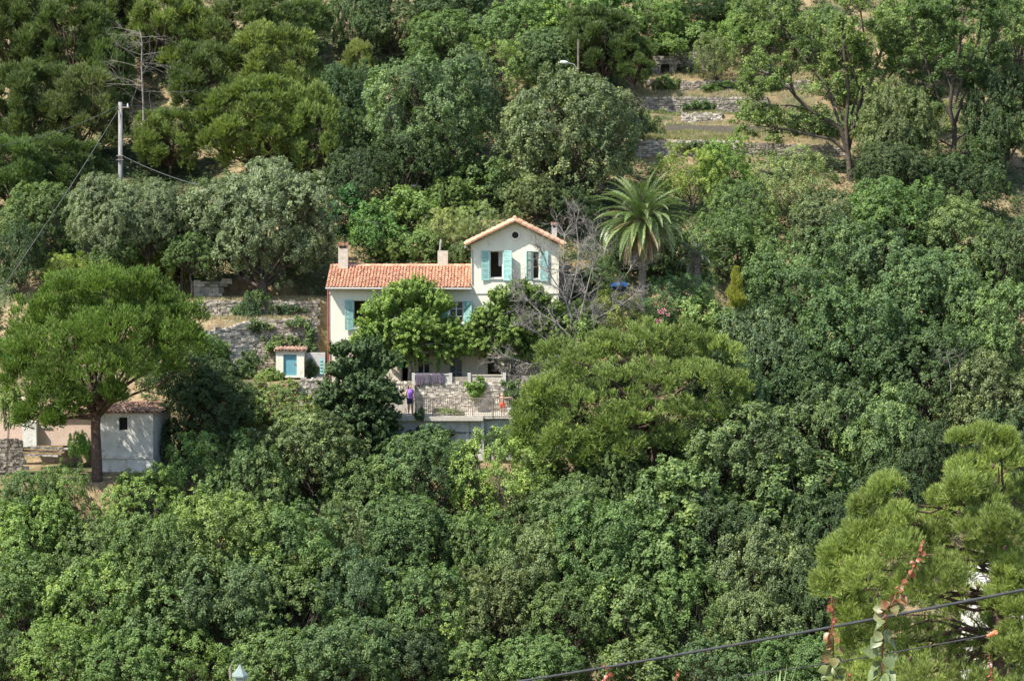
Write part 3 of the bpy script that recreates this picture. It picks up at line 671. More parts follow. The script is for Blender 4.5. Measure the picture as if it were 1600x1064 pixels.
# lounge chair, white, right end of the lower terrace
cx = at(813, 650, 144.9); root = empty('lounge_chair', (cx.x, cx.y, zs), 'white lounge chair with a raised back at the right end of the lower terrace', 'chair')
def P_(x, y, z): return (cx.x + x, cx.y + y, zs + z)
mb = MB(); mb.obox(P_(-.75, -.25, .34), (.95, 0, 0), (0, .55, 0), (0, 0, .04)); 
for i in range(7): mb.obox(P_(-.72 + .13 * i, -.25, .385), (.1, 0, 0), (0, .55, 0), (0, 0, .012))
mb.build('seat', M['white_paint'], root)
mb = MB(); mb.obox(P_(.2, -.25, .36), (.38, 0, .55), (0, .55, 0), (-.04, 0, .03)); mb.build('backrest', M['white_paint'], root)
for (lx, ly) in ((-.65, -.22), (-.65, .27), (.3, -.22), (.3, .27)):
    mb = MB(); mb.tube([P_(lx, ly, .34), P_(lx - .04, ly, 0)], [.025, .02], 6); mb.build('leg', M['white_paint'], root)
for ly in (-.27, .31):
    mb = MB(); mb.tube([P_(-.15, ly, .36), P_(-.15, ly, .58), P_(.30, ly, .60)], .02, 6); mb.build('armrest', M['white_paint'], root)

# ------------------------------------------------------------------ people
def person(name, loc, H, parts, label, rz=0.0):
    """parts: list of (child name, material, list of chains) in units of the standing height; chain = [(x,y,z,r),...]"""
    root = empty(name, loc, label, 'person'); root.rotation_euler = (0, 0, rz)
    for (nm, m, chains, vox) in parts:
        mb = MB()
        for ch in chains:
            if len(ch) == 1:
                (x, y, z, r3) = ch[0]; mb.ball((x * H, y * H, z * H), tuple(q * H for q in r3), 16, 12)
            else:
                pts = [Vector(c[:3]) * H for c in ch]; rad = [c[3] * H for c in ch]
                # refine the chain so tapers are smooth
                mb.tube(pts, rad, 12)
                for p, q in zip(pts, rad): mb.ball(p, q, 12, 8)
        me = mb.mesh(nm, M[m]); o = link(nm, me, root)
        md_ = o.modifiers.new('skin', 'REMESH'); md_.mode = 'VOXEL'; md_.voxel_size = vox; md_.use_smooth_shade = True
        dg = bpy.context.evaluated_depsgraph_get(); ev = bpy.data.meshes.new_from_object(o.evaluated_get(dg)); o.modifiers.clear(); o.data = ev
        if not ev.materials: ev.materials.append(M[m])
    return root
def hand(w, f, side, s=1.0):
    """w wrist, f forward direction of the fingers, side = thumb side direction; five fingers, slightly curled"""
    w, f, side = Vector(w), Vector(f).normalized(), Vector(side).normalized(); up = f.cross(side).normalized(); out = []
    palm = w + f * .028
    out.append([(*w, .015), (*(palm), .017), (*(w + f * .05), .016)])
    out.append([(*(palm + side * .012), .012), (*(palm + side * .012 + f * .022), .010)]); out.append([(*(palm - side * .012), .012), (*(palm - side * .012 + f * .022), .010)])
    for k, (o, L) in enumerate(((.017, .040), (.006, .046), (-.006, .043), (-.017, .034))):
        b = w + f * .048 + side * o; m_ = b + f * L * .5 + up * .003; e = b + f * L * .9 + up * .012 + side * o * .2; out.append([(*b, .0052), (*m_, .0048), (*e, .004)])
    b = w + f * .015 + side * .014; out.append([(*b, .006), (*(b + side * .018 + f * .014), .0055), (*(b + side * .024 + f * .032), .0048)])
    return out
def head(c, s=1.0, face=(0, -1, 0)):
    c = Vector(c); f = Vector(face).normalized(); sd = Vector((f.y, -f.x, 0)).normalized()
    q = lambda a, b, z: tuple(c + f * a * s + sd * b * s + Vector((0, 0, z * s)))
    ch = [[(*q(0, 0, .012), (.046 * s, .052 * s, .056 * s))], [(*q(.012, 0, -.03), (.034 * s, .038 * s, .034 * s))],
          [(*q(.052, 0, .012), .006 * s), (*q(.062, 0, -.012), .009 * s)], [(*q(.046, 0, -.038), .010 * s), (*q(.05, .006, -.038), .008 * s)],
          [(*q(0, .048, 0), .008 * s), (*q(-.003, .051, .012), .009 * s)], [(*q(0, -.048, 0), .008 * s), (*q(-.003, -.051, .012), .009 * s)]]
    return ch
# woman: standing, right arm bent to hip, turned a little to the right
wl = at(641, 648, 145.6)
body = head((.0, -.005, .925), 1, (.75, -.66, 0)) + [
    [(0, 0, .88, .034), (0, .005, .84, .034), (0, .008, .80, .055)],
    [(-.085, .01, .805, .038), (0, .01, .80, .058), (.085, .01, .805, .038)],
    [(0, .0, .78, .082), (0, -.01, .70, .088), (0, 0, .62, .082), (0, .01, .55, .098), (0, .01, .51, .092)],
    [(-.05, .01, .52, .070), (-.052, .0, .40, .056), (-.05, -.012, .28, .040), (-.052, .0, .19, .038), (-.052, .012, .06, .022), (-.052, .012, .03, .022)],
    [(.05, .01, .52, .070), (.058, -.01, .40, .056), (.062, -.03, .28, .040), (.064, -.01, .19, .038), (.066, .0, .06, .022), (.066, 0, .03, .022)],
    [(-.052, .02, .018, .020), (-.056, -.05, .012, .018), (-.058, -.085, .010, .012)], [(.066, .01, .018, .020), (.075, -.055, .012, .018), (.08, -.088, .010, .012)],
    [(-.108, .01, .80, .032), (-.155, .01, .70, .027), (-.175, -.01, .635, .024), (-.155, -.06, .60, .020), (-.115, -.085, .575, .016)],
    [(.108, .01, .80, .032), (.135, .015, .70, .027), (.14, 0, .64, .024), (.13, -.045, .56, .019), (.125, -.07, .51, .015)]]
body += hand((-.115, -.085, .575), (.7, .1, -.5), (.3, -1, 0)) + hand((.125, -.07, .51), (-.05, -.2, -1), (-.2, -1, .2))
top = [[(-.09, .01, .805, .040), (0, .01, .80, .066), (.09, .01, .805, .040)], [(0, 0, .79, .078), (0, -.02, .73, .098), (0, -.012, .68, .094), (0, 0, .62, .092), (0, .01, .56, .106)]]
sh = [[(0, .01, .56, .103), (0, .01, .51, .098)], [(-.05, .01, .52, .078), (-.052, .0, .44, .068), (-.054, -.004, .385, .064)], [(.05, .01, .52, .078), (.057, -.01, .44, .068), (.06, -.012, .385, .064)]]
hair = [[(-.018, .022, .948, (.064, .064, .062))], [(-.03, .035, .94, .04), (-.045, .04, .90, .034), (-.045, .04, .865, .022)], [(.0, .045, .92, .04), (-.01, .045, .87, .026)]]
person('person', (wl.x, wl.y, zs), 1.64, [('body', 'skin', body, .0075), ('top', 'purple', top, .014), ('shorts', 'navy', sh, .014), ('hair', 'brown_hair', hair, .012)], 'woman in a purple sleeveless top and dark shorts standing on the lower terrace', rz=.15)
# child: red shorts, bare chest, arm stretched out to the right
cl = at(785, 651, 144.7)
b2 = head((.0, 0, .90), 1.25, (.9, -.4, 0)) + [
    [(0, 0, .84, .034), (0, 0, .80, .045)], [(-.08, 0, .785, .034), (0, 0, .785, .05), (.08, 0, .785, .034)],
    [(0, 0, .77, .070), (0, 0, .68, .070), (0, 0, .58, .066), (0, 0, .52, .078)],
    [(-.042, 0, .50, .058), (-.045, -.005, .38, .046), (-.046, -.01, .27, .035), (-.046, 0, .17, .032), (-.046, .01, .05, .020)],
    [(.042, 0, .50, .058), (.055, -.01, .38, .046), (.06, -.02, .27, .035), (.064, 0, .17, .032), (.066, .01, .05, .020)],
    [(-.046, .015, .02, .021), (-.046, -.05, .013, .018), (-.046, -.09, .010, .012)], [(.066, .015, .02, .021), (.075, -.05, .013, .018), (.08, -.09, .010, .012)],
    [(-.10, 0, .78, .028), (-.135, .01, .69, .023), (-.14, -.01, .61, .020), (-.125, -.05, .54, .016), (-.12, -.065, .50, .013)],
    [(.095, 0, .785, .028), (.18, -.01, .795, .024), (.25, -.015, .80, .020), (.33, -.02, .815, .015), (.37, -.02, .82, .013)]]
b2 += hand((-.12, -.065, .50), (.05, -.25, -1), (.3, -1, .2)) + hand((.37, -.02, .82), (1, -.03, .08), (0, -1, .5))
s2 = [[(0, 0, .56, .080), (0, 0, .51, .086)], [(-.045, 0, .50, .068), (-.047, 0, .42, .060), (-.048, -.004, .37, .058)], [(.045, 0, .50, .068), (.055, -.006, .42, .060), (.058, -.01, .37, .058)]]
h2 = [[(-.012, .01, .925, (.068, .068, .062))], [(-.05, .02, .91, .035), (-.05, .025, .87, .026)]]
person('person', (cl.x, cl.y, zs), 1.26, [('body', 'skin', b2, .006), ('shorts', 'red_cloth', s2, .012), ('hair', 'blond', h2, .010)], 'blond child in red shorts pointing with an outstretched arm at the right of the railing')

# ------------------------------------------------------------------ left: shed with blue door, stone walls
DY = 148.0
shed = empty('shed', (hx(452, DY), DY, hz(590, DY)), 'small cream shed with a blue door built against the old stone wall', 'shed')
a, b, z0_, z1_ = hx(431, DY), hx(475, DY), hz(590, DY), hz(549, DY); dr = (hx(442.5, DY), hx(463.5, DY), hz(587, DY), hz(554, DY))
mb = MB(); pierced(mb, a, b, z0_, z1_, DY, DY + .25, [dr]); mb.box(a, a + .25, DY + .25, DY + 1.9, z0_, z1_); mb.box(b - .25, b, DY + .25, DY + 1.9, z0_, z1_); mb.build('wall', M['plaster'], shed)
mb = MB(); mb.box(dr[0] + .003, dr[1] - .003, DY + .10, DY + .16, dr[2], dr[3] - .003)
for i in range(1, 5): x = dr[0] + (dr[1] - dr[0]) * i / 5; mb.box(x - .008, x + .008, DY + .092, DY + .10, dr[2] + .03, dr[3] - .03)
d_ = mb.build('door', M['door_blue'], shed); mb = MB(); mb.box(dr[1] - .12, dr[1] - .06, DY + .06, DY + .1, (dr[2] + dr[3]) / 2, (dr[2] + dr[3]) / 2 + .12); mb.build('handle', M['iron'], d_)
mb = MB(); v = Vector((0, 2.1, .05)); nn_ = Vector((0, -.05, 2.1)).normalized(); mb.obox((a - .12, DY - .12, z1_ + .002), (b - a + .24, 0, 0), v, nn_ * .06, .6); tile_field(mb, Vector((a - .12, DY - .12, z1_)) + nn_ * .06, (1, 0, 0), v, nn_, b - a + .24, 2.1); mb.build('roof', M['tile_old'], shed)
rubble('stone_wall', hx(392, 150), 150.05, hx(494, 150), 150.05, hz(584, 150), hz(500, 150), 'high grey stone retaining wall behind the shed with the blue door', st=(.25, .155), ragged=.1)
rubble('stone_wall', hx(318, 148.4), 148.6, hx(398, 149.6), 150.0, hz(606, 149), hz(520, 149), 'rough sloping stone wall left of the blue doored shed', m='stone_pale', st=(.28, .16), ragged=.15, z1b=hz(503, 149))
rubble('stone_wall', hx(310, 152.6), 152.55, hx(496, 152.6), 152.55, -7.5, hz(471, 152.6), 'low stone wall under the big olive tree', st=(.25, .155), ragged=.12)
rubble('stone_wall', hx(300, 155), 156, hx(345, 155), 156, -6.5, hz(440, 156), 'pale heap like stone wall beside the big olive tree', m='stone_pale', st=(.4, .3), ragged=.25)
rubble('stone_wall', hx(470, 146), 145.7, hx(512, 146), 145.7, hz(628, 146), hz(592, 146), 'stone wall right below the blue doored shed with a concrete coping', m='stone_pale', st=(.25, .155), ragged=.03)
mb = MB(); mb.box(hx(476, 148), hx(506, 148), 148.9, 149.15, hz(590, 149), hz(551, 149)); o = mb.build('garden_wall', M['concrete'], off=(hx(490, 148), 149, hz(590, 149))); tag(o, 'grey rendered garden wall between the shed and the house corner', 'wall')
mb = MB(); mb.box(hx(503, 148), hx(508, 148), 146.4, 146.5, hz(585, 146.5), hz(560, 146.5)); 
for i in range(5): mb.box(hx(503, 148), hx(508, 148), 146.36, 146.4, hz(584 - 5 * i, 146.5), hz(583 - 5 * i, 146.5))
o = mb.build('gate', M['turquoise'], off=(hx(503, 148), 146.4, hz(585, 146.5))); tag(o, 'small pale turquoise gate at the end of the garden wall', 'gate')
rubble('retaining_wall', -10.9, 157.45, 3.4, 157.45, -11.0, -4.6, 'stone wall cut into the bank behind the house', st=(.5, .35))

# ------------------------------------------------------------------ the hut at left
hy = 141.0
hut = empty('hut', (hx(205, hy), hy, hz(745, hy)), 'old whitewashed hut with a wavy tiled roof and small dark window', 'hut')
a, b = hx(152, hy), hx(238, hy); zb, zt = hz(748, hy), hz(646, hy); wd = (hx(184.5, hy), hx(198, hy), hz(672, hy), hz(652, hy))
mb = MB(); pierced(mb, a, b, zb, zt, hy, hy + .35, [wd])
# right side wall recedes to the right
sx = hx(266, hy + 3.2); mb.add([(b, hy, zb), (sx, hy + 3.2, zb), (sx, hy + 3.2, zt + .2), (b, hy, zt)], [(0, 1, 2, 3)]); mb.add([(b - .3, hy + .35, zb), (sx - .3, hy + 3.2, zb), (sx - .3, hy + 3.2, zt + .2), (b - .3, hy + .35, zt)], [(3, 2, 1, 0)])
mb.box(a, a + .3, hy + .35, hy + 3.2, zb, zt + .1); mb.box(a + .3, sx - .3, hy + 2.9, hy + 3.2, zb, zt + .18); mb.build('wall', M['plaster_old'], hut)
mb = MB(); mb.box(wd[0], wd[1], hy + .25, hy + .3, wd[2], wd[3]); mb.box(wd[0], wd[0] + .04, hy + .2, hy + .25, wd[2], wd[3]); mb.build('window', M['dark'], hut)
mb = MB(); mb.box(a - .3, b + .0, hy - .16, hy - .002, hz(716, hy), hz(713, hy)); mb.build('ledge', M['plaster_old'], hut)
mb = MB(); mb.add([(hx(196, hy), hy - .05, hz(714, hy)), (b + .05, hy - .05, hz(716, hy)), (b - .1, hy - .5, hz(755, hy)), (hx(206, hy), hy - .5, hz(755, hy)), (hx(196, hy), hy + .3, hz(714, hy)), (b + .05, hy + .3, hz(716, hy)), (b - .1, hy + .3, hz(755, hy)), (hx(206, hy), hy + .3, hz(755, hy))], [(3, 2, 1, 0), (0, 1, 5, 4), (2, 6, 5, 1), (0, 4, 7, 3)]); mb.build('buttress', M['plaster_old'], hut)
mb = MB(); v = Vector((.35, 3.6, .26)); u_ = Vector((b - a + .7, .25, -.05)); n_ = u_.cross(v).normalized(); o_ = Vector((a - .35, hy - .25, zt + .02)); mb.obox(o_, u_, v, n_ * .07, .6); tile_field(mb, o_ + n_ * .07, u_, v, n_, u_.length, v.length, tw=.24, tl=.42, ra=.105, jit=.035); mb.build('roof', M['tile_old'], hut)
# pink walled outbuilding and white block left of the hut
ob = empty('outbuilding', (hx(90, hy), hy + 1, hz(700, hy)), 'low faded pink plaster wall of an outbuilding left of the hut', 'building')
mb = MB(); mb.box(hx(50, hy), hx(150, hy), hy + 1.5, hy + 1.8, hz(700, hy), hz(655, hy)); mb.box(hx(50, hy), hx(52, hy) , hy + 1.8, hy + 5, hz(700, hy), hz(655, hy)); mb.build('wall', M['plaster_pink'], ob)
mb = MB(); mb.box(hx(28, hy), hx(50, hy) - .003, hy + 1.0, hy + 1.9, hz(700, hy), hz(661, hy)); mb.box(hx(53, hy), hx(70, hy), hy + 1.42, hy + 1.498, hz(672, hy), hz(670, hy)); mb.build('pier', M['plaster_old'], ob)
mb = MB(); v = Vector((0, 3.4, .5)); n_ = Vector((0, -.5, 3.4)).normalized(); mb.obox((hx(50, hy), hy + 1.3, hz(655, hy) + .003), (hx(150, hy) - hx(50, hy), 0, 0), v, n_ * .06, .6); tile_field(mb, Vector((hx(50, hy), hy + 1.3, hz(655, hy))) + n_ * .06, (1, 0, 0), v, n_, hx(150, hy) - hx(50, hy), 3.4, jit=.03); mb.build('roof', M['tile_old'], ob)
mb = MB(); mb.box(hx(-30, hy), hx(26, hy), hy + 3.2, hy + 3.6, hz(700, hy), hz(632, hy)); mb.box(hx(-30, hy), hx(30, hy), hy + 2.9, hy + 3.9, hz(632, hy), hz(629, hy)); o = mb.build('pink_wall', M['plaster_pink'], off=(hx(5, hy), hy + 3, hz(700, hy))); tag(o, 'taller pink plaster wall at the left edge of the photo', 'wall')
rubble('stone_wall', hx(-25, 139), 139.3, hx(30, 139), 139.6, hz(735, 139), hz(690, 139), 'grey stone wall at the left edge below the pink plaster walls', st=(.25, .155))
for k, (pa, pb, py_, Yq, lb) in enumerate(((30, 118, 700, 140.2, 'longest weathered plank of the pile beside the stone wall'), (28, 100, 705, 139.9, 'middle plank of the pile below the white pier'), (30, 90, 711, 139.6, 'lowest plank of the pile below the white pier'))):
    A, B = at(pa, py_, Yq), at(pb, py_ + 3, Yq); mb = MB(); mb.obox(A, B - A, (0, .35, 0), (0, 0, .07)); o = mb.build('plank', M['wood' if k == 1 else 'mortar_pale'], off=A); tag(o, lb, 'plank', 'planks piled left of the hut')

# ------------------------------------------------------------------ upper right terraces
rubble('stone_wall', hx(995, 176), 175.95, hx(1150, 176), 175.95, 2.4, 3.42, 'lowest rubble terrace wall of the upper right slope, left half', m='stone_pale', st=(.25, .155), ragged=.12)
rubble('stone_wall', hx(1150, 176), 175.9, hx(1315, 176), 176.0, 2.3, 3.35, 'lowest rubble terrace wall of the upper right slope, right half under the leaning tree', st=(.25, .155), ragged=.1, z1b=3.0)
mb = MB(); mb.obox(Vector((hx(1040, 181), 180.9, 4.05)), Vector((hx(1192, 181) - hx(1040, 181), 0, -.1)), (0, .25, 0), (0, 0, .60)); o = mb.build('kerb_wall', M['mortar'], off=(hx(1040, 181), 180.9, 4.05)); tag(o, 'long low concrete kerb wall across the grassy terrace', 'wall')
rubble('stone_wall', hx(1066, 183.6), 183.55, hx(1124, 183.6), 183.55, 4.8, 5.5, 'short stone wall left of the shaded terrace wall', m='stone_pale', st=(.25, .155))
rubble('stone_wall', hx(985, 185.4), 185.35, hx(1195, 185.4), 185.35, 5.4, 6.7, 'dark grey terrace wall above the concrete kerb', st=(.25, .155))
rubble('stone_wall', hx(1120, 184.6), 184.6, hx(1192, 184.6), 184.6, 5.1, 6.4, 'projecting shaded terrace wall right of the short stone wall', st=(.25, .155))
rubble('stone_wall', hx(1010, 190.8), 190.75, hx(1260, 190.8), 190.75, 7.3, 8.1, 'upper terrace wall below the stone ruin', st=(.25, .155), ragged=.16)
rubble('stone_wall', hx(1045, 194), 194, hx(1110, 194), 194, 8.7, hz(83, 194), 'small stone wall right of the ruin under the vines', st=(.25, .155))
mb = MB(); wb = at(1216, 218, 180.5)
for i in range(9): mb.ball((wb.x + random.uniform(-.55, .55), wb.y + random.uniform(-.1, .2), wb.z + random.uniform(.1, .35)), tuple(random.uniform(.16, .3) for _ in range(3)), 6, 4, t=random.uniform(1.0, 1.4))
o = mb.build('boulder_heap', M['stone_pale'], off=wb); tag(o, 'heap of pale boulders at the right end of the concrete kerb', 'boulders')
ry = 193.0; ruin = empty('ruin', (hx(1035, ry), ry, 8.5), 'roofless stone ruin with a dark doorway on the upper terrace', 'ruin')
a, b = hx(1016, ry), hx(1052, ry); zt = hz(88, ry); dd = (hx(1031, ry), hx(1044, ry), 8.4, hz(101, ry))
mb = MB(); pierced(mb, a, b, 8.0, zt, ry, ry + .4, [dd]); mb.box(a, a + .4, ry + .4, ry + 2.5, 8, zt); mb.box(b - .4, b, ry + .4, ry + 2.5, 8, zt); mb.box(a + .4, b - .4, ry + 2.1, ry + 2.5, 8, zt); mb.build('wall', M['mortar'], ruin)
sb = MB(); z = 8.3
while z < zt:
    h = random.uniform(.15, .28); x = a
    while x < b:
        w_ = random.uniform(.2, .5)
        if not (dd[0] - .15 < x + w_ / 2 < dd[1] + .15 and z < dd[3]): sb.obox((x, ry - .05, z), (w_ * .93, 0, 0), (0, .1, 0), (0, 0, h * .9), random.uniform(.6, 1.3), .02)
        x += w_
    z += h
sb.build('stones', M['stone'], ruin); mb = MB(); mb.tube([at(1028, 121, ry - .4), at(1033, 99, ry - .1)], .06, 6); mb.tube([at(1020, 122, ry - .3), at(1021, 98, ry - .1)], .04, 6); mb.build('beam', M['dead_wood'], ruin)
mb = MB(); mb.box(hx(1014, 190), hx(1032, 190), 190.2, 190.6, hz(133, 190), hz(124, 190)); o = mb.build('brick_stack', M['tile_old'], off=at(1020, 132, 190)); tag(o, 'low red brick stack in front of the ruin', 'bricks')
pth = empty('thin_post', (hx(1199, 175.6), 175.6, Tz(hx(1199, 175.6), 175.6)), 'thin pale metal post before the lowest terrace wall', 'post')
mb = MB(); q = at(1199, 240, 175.6); mb.tube([q + Vector((0, 0, -.3)), at(1199, 200, 175.6)], .045, 6); mb.build('shaft', M['pole'], pth); mb = MB(); mb.ball(at(1199, 199, 175.6), .06, 8, 6); mb.build('cap', M['zinc'], pth)

# building at the top edge
ty = 197.0; tb = empty('building', (hx(737, ty), ty, hz(26, ty)), 'corner of a building with a grey pillar and shaded porch at the top edge', 'building')
mb = MB(); mb.box(hx(700, ty), hx(800, ty), ty + 2.5, ty + 3, hz(30, ty), hz(-60, ty)); mb.build('wall', M['plaster_old'], tb)
for px_ in (718, 741.5):
    mb = MB(); mb.box(hx(px_, ty) - .14, hx(px_, ty) + .14, ty, ty + .3, hz(28, ty), hz(-40, ty)); mb.build('pillar', M['concrete'], tb)
mb = MB(); mb.box(hx(695, ty), hx(790, ty), ty - .3, ty + 2.5, hz(33, ty), hz(27, ty)); mb.build('floor', M['mortar_pale'], tb); mb = MB(); mb.box(hx(690, ty), hx(810, ty), ty - .5, ty + 3.4, hz(-60, ty) + .003, hz(-70, ty)); mb.build('roof', M['tile_old'], tb)
mb = MB(); v = Vector((0, 2, .4)); n_ = Vector((0, -.4, 2)).normalized(); A = at(684, 32, 193); tile_field(mb, A, (1, 0, 0), v, n_, 1.6, 2.0); mb.obox(A - Vector((0, 0, .05)), (1.6, 0, 0), v, n_ * .05); A2 = A
low = empty('roof_shelter', (A.x, A.y, Tz(A.x, 194)), 'small tiled shelter roof below the pillared building at the top', 'shelter'); mb.build('roof', M['tile_old'], low)
mb = MB(); mb.box(A.x + .1, A.x + 1.5, 193.2, 193.4, A.z - 1.6, A.z - .05); mb.build('wall', M['plaster_old'], low)
for (pa, pb, pyc, Yq, lb) in ((596, 652, 298, 166, 'short broken stone wall on the bank behind the house'), (1098, 1240, 232, 160, None)):
    if lb: rubble('stone_wall', hx(pa, Yq), Yq + 1, hx(pb, Yq), Yq, hz(pyc + 22, Yq), hz(pyc, Yq), lb, m='stone_pale', z1b=hz(pyc - 8, Yq))

A = at(2, 545, 145.5); mb = MB(); V = []
for j in range(7):
    for i in range(8): V.append((A.x - .7 + 1.1 * i / 7 + .05 * j, A.y + .06 * math.sin(i * 1.9 + j * .6), A.z + .75 - .22 * j - .04 * i))
mb.add(V, [(j * 8 + i, j * 8 + i + 1, (j + 1) * 8 + i + 1, (j + 1) * 8 + i) for j in range(6) for i in range(7)]); o = mb.build('garden_net', M['green_cloth'], off=A, smooth=True); tag(o, 'teal garden net hanging at the left edge behind the umbrella pine', 'net')
sm_ = o.modifiers.new('thick', 'SOLIDIFY'); sm_.thickness = .015
# blue tarp right of the bare tree
A = at(968, 446, 153.5); mb = MB(); n = 10; V = []
for j in range(5):
    for i in range(n): V.append((A.x - .5 + 1.0 * i / (n - 1), A.y + .25 * j, A.z + .035 * math.sin(i * 1.3 + j) + .05 * j - .02 * abs(i - 5)))
mb.add(V, [(j * n + i, j * n + i + 1, (j + 1) * n + i + 1, (j + 1) * n + i) for j in range(4) for i in range(n - 1)]); mb.box(A.x - .4, A.x + .4, A.y + .3, A.y + .8, A.z - .25, A.z - .1)
o = mb.build('tarp', M['tarp'], off=A); tag(o, 'crumpled blue tarp over a heap behind the bare tree', 'tarp')

# ------------------------------------------------------------------ poles, lamp, cables
def pole_thing(name, px, py0, py1, Y, r0, label, m='pole'):
    A, B = at(px, py1, Y), at(px, py0, Y); z = min(Tz(A.x, Y), A.z); root = empty(name, (A.x, Y, z), label, 'pole'); mb = MB(); mb.tube([(A.x, Y, z - .5), (B.x, Y, B.z)], [r0, r0 * .72], 10); mb.build('shaft', M[m], root, smooth=True); return root, B
up_, Btop = pole_thing('utility_pole', 188, 160, 330, 158.0, .17, 'tall weathered grey utility pole rising above the small olive trees')
mb = MB(); mb.box(Btop.x - .1, Btop.x + .55, 157.9, 158.1, Btop.z - .35, Btop.z - .27); mb.build('crossarm', M['iron'], up_)
for dx in (0, .45):
    mb = MB(); mb.tube([(Btop.x + dx, 158, Btop.z - .27), (Btop.x + dx, 158, Btop.z - .08)], [.05, .03], 8); mb.build('insulator', M['white_paint'], up_)
q = at(188, 243, 158); mb = MB(); mb.box(q.x - .2, q.x + .2, 157.75, 158.25, q.z - .06, q.z); mb.box(q.x - .2, q.x + .2, 157.75, 158.25, q.z - .3, q.z - .25); mb.build('bracket', M['iron'], up_)
sp, Bs = pole_thing('street_lamp', 903.5, 62, 150, 178.0, .10, 'wooden street lamp pole with a white lamp head on a curved arm above the oak', 'bark')
A, B = at(903, 110, 178), at(884, 98, 178); mb = MB(); mb.tube([A, A.lerp(B, .35) + Vector((0, 0, .22)), B], .035, 6); arm = mb.build('arm', M['zinc'], sp)
mb = MB(); c = at(880, 98, 178); mb.ball(c, (.36, .14, .12), 12, 8); mb.build('lamp_head', M['white_paint'], sp, smooth=True)

def cable(name, pts, rad, m, label, sag=0.0, n=18):
    """pts: two world points"""
    a, b = Vector(pts[0]), Vector(pts[1]); P = []
    for i in range(n + 1):
        t = i / n; P.append(a.lerp(b, t) + Vector((0, 0, -4 * sag * t * (1 - t))))
    mb = MB(); mb.tube(P, rad, 6); o = mb.build(name, M[m], off=a, smooth=True); tag(o, label, 'cable'); return o
topb = Btop + Vector((0, 0, -.15))
cable('cable', (topb, at(540, 146, 186)), .014, 'cable_pale', 'thin cable running right from the top of the utility pole to the pines', .6)
cable('cable', (topb, at(-40, 232, 150)), .014, 'cable_pale', 'thin cable running left from the top of the utility pole to the photo edge', .5)
cable('cable', (topb + Vector((-.05, 0, -.2)), at(-10, 470, 144)), .02, 'cable_pale', 'stay cable slanting steeply down left from the utility pole', .2)
cable('cable', (at(190, 243, 158), at(312, 290, 155)), .02, 'cable_pale', 'cable from the pole bracket down to the big olive tree', .15)
cable('cable', (at(300, 285, 156), at(600, 350, 154)), .014, 'cable_pale', 'cable passing behind the big olive tree towards the house bank', .2)
cable('cable', (at(1680, 905, 14), at(780, 1069, 18)), .0085, 'cable', 'thick dark overhead cable crossing the lower right foreground', .02, 30)
cable('cable', (at(1548, 991, 20), at(1150, 1056, 30)), .006, 'cable', 'thin dark cable ending in an orange sleeve at lower right', .02)
A, B = at(1556, 987, 19.95), at(1544, 993, 20.05); mb = MB(); mb.tube([A, B], [.018, .014], 10); o = mb.build('cable_sleeve', M['orange'], off=A); tag(o, 'orange plastic sleeve on the thin foreground cable', 'cable sleeve')

# ------------------------------------------------------------------ planting
COUNT = {}
def inst(key, name, loc, sx, sz, color, label, cat, group=None, rz=None, sy=None):
    me, tr, R0, Rz0, Hc0 = PROTO[key]
    root = empty(name, loc, label, cat, group); root.scale = (sx, sy or sx, sz); root.rotation_euler = (random.uniform(-.09, .09), random.uniform(-.09, .09), random.uniform(0, 6.28) if rz is None else rz)
    c = link('crown', me, root); c.color = (*color, 1); t = link('trunk', tr, root); return root
def plant(key, px, py, rx, ry, color, label, name='broadleaf_tree', cat='tree', group=None, D=None, big=None):
    """crown centred on the photo pixel (px,py) with pixel radii rx, ry; the distance follows from the ground it stands on"""
    if key[-1] == '*':
        base = key[:-1]; n = len([k for k in PROTO if k[:-1] == base]); COUNT[base] = COUNT.get(base, 0) + 1; key = base + str(COUNT[base] % n)
    if big is None: big = random.uniform(.98, 1.22)
    if key[:4] == 'holm': big = 1.0
    if cat == 'shrub': big = 1.0
    me, tr, R0, Rz0, Hc0 = PROTO[key]
    if D is None:
        Yq = 205.0
        while Yq > 108:
            p = at(px, py, Yq); sz = (ry * Yq / F) / Rz0
            if p.z - Tz(p.x, Yq) >= sz * Hc0 * .92: break
            Yq -= .15
    else: Yq = D
    p = at(px, py, Yq); s = (rx * big * Yq / F) / R0; sz = (ry * big * Yq / F) / Rz0
    k_ = random.uniform(.92, 1.08); c = [q * f * k_ * random.uniform(.96, 1.04) for q, f in zip(color, (2.25, 2.22, 2.05))]
    return inst(key, name, (p.x, Yq, p.z - sz * Hc0), s, sz, c, label, cat, group, sy=min(s, sz * 1.15))

